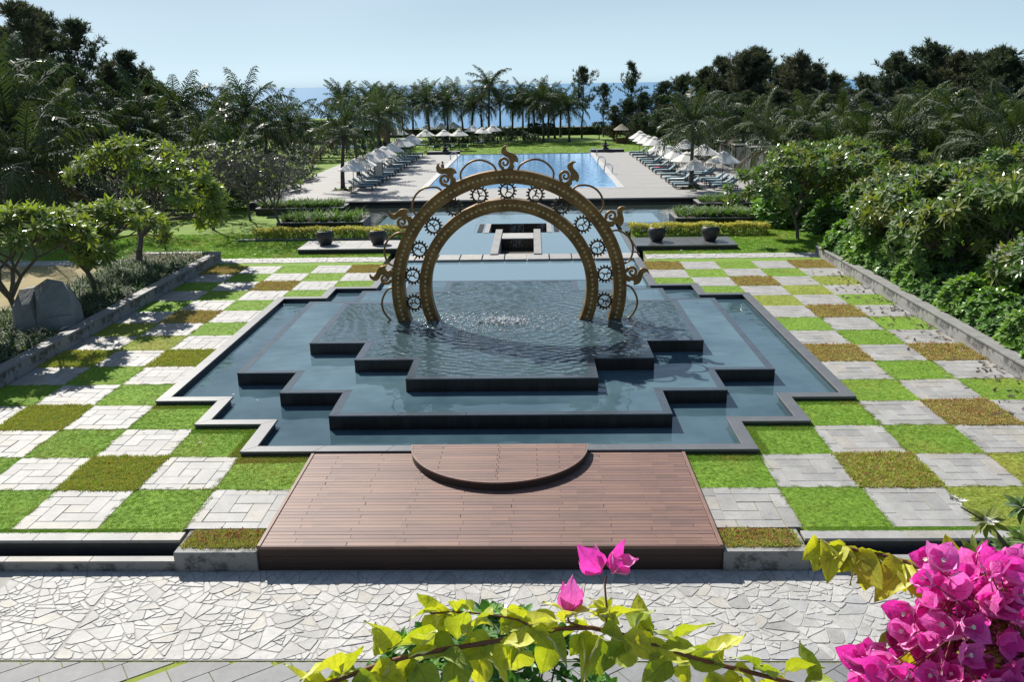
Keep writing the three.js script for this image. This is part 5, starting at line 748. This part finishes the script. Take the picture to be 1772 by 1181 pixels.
// ---------------------------------------------------------------- terrace building below the camera with its planting
seed = 777;
{
  const b = thing('terrace_building', 'plain rendered terrace wall and planter trough below the viewpoint', 'building'), mR = M([0.2, 0.185, 0.165], 0.85, { map: tConcrete });
  part('wall', prismG(rect(-12, 12, 14.62, 19), -0.6, 6.9), mR, b); part('trough', merge([prismG(rect(-8, 8, 14.6, 14.7), 6.9, 7.3), prismG(rect(-8, 8, 15.1, 15.2), 6.9, 7.3)]), mR, b); part('soil', prismG(rect(-8, 8, 14.71, 15.09), 6.9, 7.2), mSoil, b);
  // bougainvillea: curving leaves, thin papery bracts in threes
  const oval = (len, w, curl, fold, tip) => { const t = new TB(), n = 6, m = 3, P = (i, j) => { const s = i / n, u = j / m * 2 - 1, ww = w * Math.pow(Math.sin(PI * Math.pow(s, tip)), 0.75) * (1 - 0.15 * s), x = u * ww; return [x, len * (curl * s * s) + fold * x * x / w + 0.1 * w * Math.sin(s * 9 + u * 2) + 0.05 * w * Math.sin(s * 19 - u * 5), len * s]; }; for (let i = 0; i < n; i++) for (let j = 0; j < m; j++) t.quad(P(i, j), P(i, j + 1), P(i + 1, j + 1), P(i + 1, j), [j / m, i / n], [(j + 1) / m, i / n], [(j + 1) / m, (i + 1) / n], [j / m, (i + 1) / n]); return t.geo(); };
  const smooth = g => { const ps = g.attributes.position, map = {}, ns = g.attributes.normal; for (let i = 0; i < ps.count; i++) { const k = [ps.getX(i), ps.getY(i), ps.getZ(i)].map(v => v.toFixed(5)).join(); (map[k] ??= []).push(i); } for (const l of Object.values(map)) { const s = V(0, 0, 0); l.forEach(i => s.add(V(ns.getX(i), ns.getY(i), ns.getZ(i)))); s.normalize(); l.forEach(i => ns.setXYZ(i, s.x, s.y, s.z)); } return g; };
  const leaves = [oval(0.064, 0.023, -0.35, 0.5, 0.62), oval(0.06, 0.025, -0.6, 0.8, 0.64), oval(0.068, 0.022, 0.15, 0.6, 0.62), oval(0.054, 0.022, -0.15, 1.0, 0.6)].map(smooth), bracts = [oval(0.045, 0.0215, 0.5, 0.5, 0.66), oval(0.048, 0.022, 0.75, 0.4, 0.64), oval(0.043, 0.0205, 0.3, 0.8, 0.68)].map(smooth);
  const nV = fb([[5, 5, 1], [23, 23, 1]], 301), vein = (u, v, k) => { const a = Math.abs(u - 0.5), q = ((v * 1.02 - a * 0.75) * 7 % 1 + 1) % 1; return a < 0.025 ? k : q < 0.09 || q > 0.96 ? k * 0.55 : 0; }, tLeaf = tex(128, (u, v) => 0.72 + 0.34 * nV(u, v) - vein(u, v, 0.2)), tBract = tex(128, (u, v) => { const b = 0.6 + 0.5 * nV(u, v) - vein(u, v, 0.16); return [b + 0.08, b - 0.02, b]; });
  const mL = [[0.8, 0.86, 0.02], [0.66, 0.76, 0.018], [0.9, 0.92, 0.025], [0.46, 0.6, 0.015]].map(c => M(c, 1, { transmission: 0.5, thickness: 0, clearcoat: 0.25, clearcoatRoughness: 0.35, map: tLeaf, bumpMap: tLeaf, bumpScale: 0.001 })), mB = [[1.2, 0.1, 0.78], [1.1, 0.06, 0.66], [1.25, 0.26, 0.9]].map(c => M(c, 1, { transmission: 0.5, thickness: 0, map: tBract, bumpMap: tBract, bumpScale: 0.0012, clearcoat: 0.12, clearcoatRoughness: 0.4 })), mStem = M([0.2, 0.075, 0.035], 0.7), mTube = M([0.75, 0.72, 0.58], 0.7), mThroat = M([0.45, 0.04, 0.25], 0.8);
  const C = camera.position, fw = V(-0.0256, -0.2842, -0.9584), rt = V(0.99964, -0.0154, -0.0221), up = V(0.0085, 0.9586, -0.2845);
  // points on the balcony in metres to the right, up and out from the rail, as the branches grow
  const at = (a, h, d) => C.clone().addScaledVector(rt, a).addScaledVector(up, h).addScaledVector(fw, d);
  const starG = (() => { const t = new TB(); for (let i = 0; i < 5; i++) { const a = i / 5 * 2 * PI; bladeLeaf(t, V(0, 0.024, 0), V(Math.cos(a), 0.15, Math.sin(a)).normalize(), V(0, 1, 0), 0.0045, 0.0022, 0, -0.1, 2); } limb(t, V(0, 0, 0), V(0, 0.024, 0), 0.0014, 0.002, 5); return t.geo(); })();
  const blossom = (parent, p, dir, k = 1) => { const g = new THREE.Group(); g.name = 'blossom'; parent.add(g); g.position.copy(p); g.quaternion.setFromUnitVectors(V(0, 1, 0), dir.clone().normalize()); g.rotateY(R(0, 6.28)); g.scale.setScalar(k); for (let i = 0; i < 3; i++) { const b = part('bract', pick(bracts), pick(mB), g); b.rotation.set(-R(0.45, 0.95), i * 2.094 + R(-0.2, 0.2), 0, 'YXZ'); b.scale.setScalar(R(0.88, 1.12)); } if (rnd() < 0.42) part('flower', starG, mTube, g); };
  const leafOn = (parent, p, dir, k, m) => { const o = part('leaf', pick(leaves), m ?? pick(mL), parent); o.position.copy(p); o.quaternion.setFromUnitVectors(V(0, 0, 1), dir.clone().normalize()); o.rotateZ(R(-0.7, 0.7)); o.scale.setScalar(k); };
  const stem = (parent, pts, r) => { const c = new THREE.CatmullRomCurve3(pts); part('stem', new THREE.TubeGeometry(c, 40, r, 7), mStem, parent); return c; };
  const px = (u, v, d) => at((u - 886) / 1506 * d, (590.5 - v) / 1506 * d, d);
  const low = thing('bougainvillea', 'arching bougainvillea branch of lime green leaves at the bottom edge', 'bougainvillea');
  const root1 = V(0.55, 7.2, 14.9), root2 = V(1.5, 7.2, 14.9);
  const c1 = stem(low, [root1, px(470, 1240, 1.02), px(600, 1172, 1.05), px(700, 1138, 1.08), px(850, 1112, 1.12), px(1010, 1086, 1.16), px(1100, 1106, 1.18), px(1210, 1142, 1.2), px(1330, 1172, 1.22), px(1480, 1215, 1.22)], 0.0032);
  for (let i = 0; i < 84; i++) { const s = 0.17 + 0.8 * (i + rnd() * 0.6) / 84, p = c1.getPoint(s), a = i * 2.4 + R(-0.5, 0.5), d = rt.clone().multiplyScalar(Math.cos(a) * 0.9 + R(-0.2, 0.2)).addScaledVector(up, Math.sin(a) * 0.8 - 0.15).addScaledVector(fw, R(-0.6, 0.4)); leafOn(low, p.addScaledVector(d.normalize(), 0.012), d, R(0.58, 0.95)); }
  const twig = (parent, c, s, pts) => { const p0 = c.getPoint(s); return stem(parent, [p0, ...pts], 0.0014); };
  const t0 = twig(low, c1, 0.5, [px(900, 1075, 1.13), px(800, 1060, 1.13), px(745, 1062, 1.12)]); for (let i = 0; i < 16; i++) { const p = t0.getPoint(0.15 + 0.85 * i / 15), a = i * 2.6, d = rt.clone().multiplyScalar(-0.5 + Math.cos(a) * 0.7).addScaledVector(up, Math.sin(a) * 0.7 - 0.2).addScaledVector(fw, R(-0.4, 0.4)); leafOn(low, p, d, R(0.5, 0.75)); }
  const t1 = twig(low, c1, 0.6, [px(1050, 1060, 1.16), px(1047, 1010, 1.16), px(1050, 998, 1.16)]); blossom(low, px(1040, 992, 1.16), rt.clone().multiplyScalar(-0.8).add(up), 0.85); blossom(low, px(1060, 992, 1.16), rt.clone().multiplyScalar(0.7).add(up).addScaledVector(fw, -0.4), 0.85);
  for (let i = 0; i < 9; i++) { const p = t1.getPoint(R(0.1, 0.4)), d = V(R(-1, 1), R(-0.2, 1), R(-1, 1)); leafOn(low, p, d, R(0.35, 0.6)); }
  twig(low, c1, 0.56, [px(984, 1075, 1.15), px(984, 1062, 1.15)]); blossom(low, px(984, 1060, 1.15), up.clone().addScaledVector(rt, 0.1), 0.75);
  const big = thing('bougainvillea', 'dense magenta bougainvillea in bloom at the lower right corner', 'bougainvillea');
  const c2 = stem(big, [root2, px(1800, 1200, 1.02), px(1735, 1070, 1.05), px(1640, 1010, 1.1), px(1560, 970, 1.14), px(1480, 952, 1.16), px(1415, 938, 1.17)], 0.0026);
  for (let i = 0; i < 24; i++) { const s = 0.62 + 0.38 * i / 23, p = c2.getPoint(s), a = i * 2.4, d = rt.clone().multiplyScalar(Math.cos(a) * 0.5 - 0.15).addScaledVector(up, Math.sin(a) * 0.35 - 0.55).addScaledVector(fw, R(-0.5, 0.4)); leafOn(big, p, d, R(0.6, 1.0) * (1.15 - 0.35 * (i / 23)), pick([mL[0], mL[2], mL[2]])); }
  const spots = []; let tries = 0;
  while (spots.length < 175 && tries++ < 6000) { const u = R(1500, 1800), v = R(965, 1210), edge = 985 + Math.max(0, (1620 - u)) * 1.35 + 22 * Math.sin(u * 0.05); if (v < edge - (u > 1640 ? 20 : 0)) continue; if (spots.some(s => Math.hypot(s[0] - u, s[1] - v) < 11)) continue; spots.push([u, v, R(1.0, 1.2)]); }
  const st2 = new TB();
  for (const [u, v, d] of spots) { const p = px(u, v, d), o = c2.getPoint(R(0.12, 0.5)); limb(st2, o, p, 0.0012, 0.0008, 4); blossom(big, p, rt.clone().multiplyScalar((u - 1690) / 160 + R(-0.5, 0.4)).addScaledVector(up, R(-0.1, 0.9)).addScaledVector(fw, -R(0.3, 1.0)), R(0.58, 0.84)); }
  part('twigs', st2.geo(), mStem, big);
  for (let i = 0; i < 26; i++) { const [u, v, d] = pick(spots); leafOn(big, px(u + R(-30, 30), v + R(-10, 30), d + 0.05), V(R(-1, 1), R(-0.5, 1), R(-1, 1)), R(0.5, 0.9)); }
  // leafy shrub below the branch and a frangipani reaching in from the right
  const sh = thing('glossy_shrub', 'dark green glossy shrub under the arching branch', 'shrub', 0.45, -0.45, 9.0), mS = [[0.12, 0.34, 0.014], [0.08, 0.26, 0.014], [0.16, 0.4, 0.016]].map(c => leafM(c, 0.45, 0.5, 0.2)), stm = new TB();
  for (let i = 0; i < 170; i++) { const a = R(0, 6.28), r = Math.sqrt(rnd()) * 1.15, q = V(Math.cos(a) * r, 4.24 - 0.4 * r * r + R(-0.35, 0.12), Math.sin(a) * r * 0.8), w = part('leaf_whorl', pick(shrubWhorls), pick(mS), sh); w.position.copy(q); w.scale.setScalar(R(0.62, 0.85)); w.rotation.set(Math.sin(a) * r * 0.5, R(0, 6.28), -Math.cos(a) * r * 0.5, 'ZXY'); if (i % 4 === 0) limb(stm, V(Math.cos(a) * 0.15, 1.2, Math.sin(a) * 0.15), q, 0.025, 0.008, 4); }
  limb(stm, V(0, -0.1, 0), V(0, 1.3, 0), 0.2, 0.16, 8); part('stems', stm.geo(), mBark, sh);
  const fr = thing('frangipani_tree', 'frangipani sprigs with white flowers behind the magenta bougainvillea', 'tree', 6.2, -0.45, 10.4), tb = new TB(), W = (x, y, z) => V(x - 6.2, y + 0.45, z - 10.4), fork = W(5.0, 4.6, 10.8); limb(tb, V(0, -0.1, 0), W(5.9, 2.6, 10.6), 0.12, 0.1, 8); limb(tb, W(5.9, 2.6, 10.6), fork, 0.1, 0.07, 7);
  for (const [u, v, d] of [[1708, 905, 5.0], [1690, 962, 4.9], [1745, 955, 5.1], [1768, 880, 5.2], [1735, 1000, 5.0], [1650, 1000, 5.3], [1560, 1110, 5.6], [1700, 1120, 5.2], [1775, 940, 4.8]]) { const p = px(u, v, d).sub(V(6.2, -0.45, 10.4)), mid = p.clone().lerp(fork, 0.45).add(V(0.1, -0.15, 0)); limb(tb, fork, mid, 0.03, 0.02, 6); limb(tb, mid, p, 0.02, 0.012, 6); const w = part('leaf_whorl', pick(whorls), pick(mPlumR), fr); w.position.copy(p); w.scale.set(0.34, 0.34, 0.34); w.quaternion.setFromUnitVectors(V(0, 1, 0), p.clone().sub(mid).normalize()); }
  const bp = px(1662, 878, 5.0).sub(V(6.2, -0.45, 10.4)), sp = px(1700, 900, 5.0).sub(V(6.2, -0.45, 10.4)); limb(tb, sp, bp, 0.006, 0.004, 5); const bl = part('blossom', blossomG, mPetal, fr); bl.position.copy(bp); bl.scale.setScalar(0.45); const bl2 = part('blossom', blossomG, mPetal, fr); bl2.position.copy(px(1718, 912, 4.9).sub(V(6.2, -0.45, 10.4))); bl2.scale.setScalar(0.35);
  part('trunk', tb.geo(), mBark, fr);
}
scene.traverse(o => { if (o.isMesh) { o.castShadow = true; o.receiveShadow = true; } });
renderer.render(scene, camera);
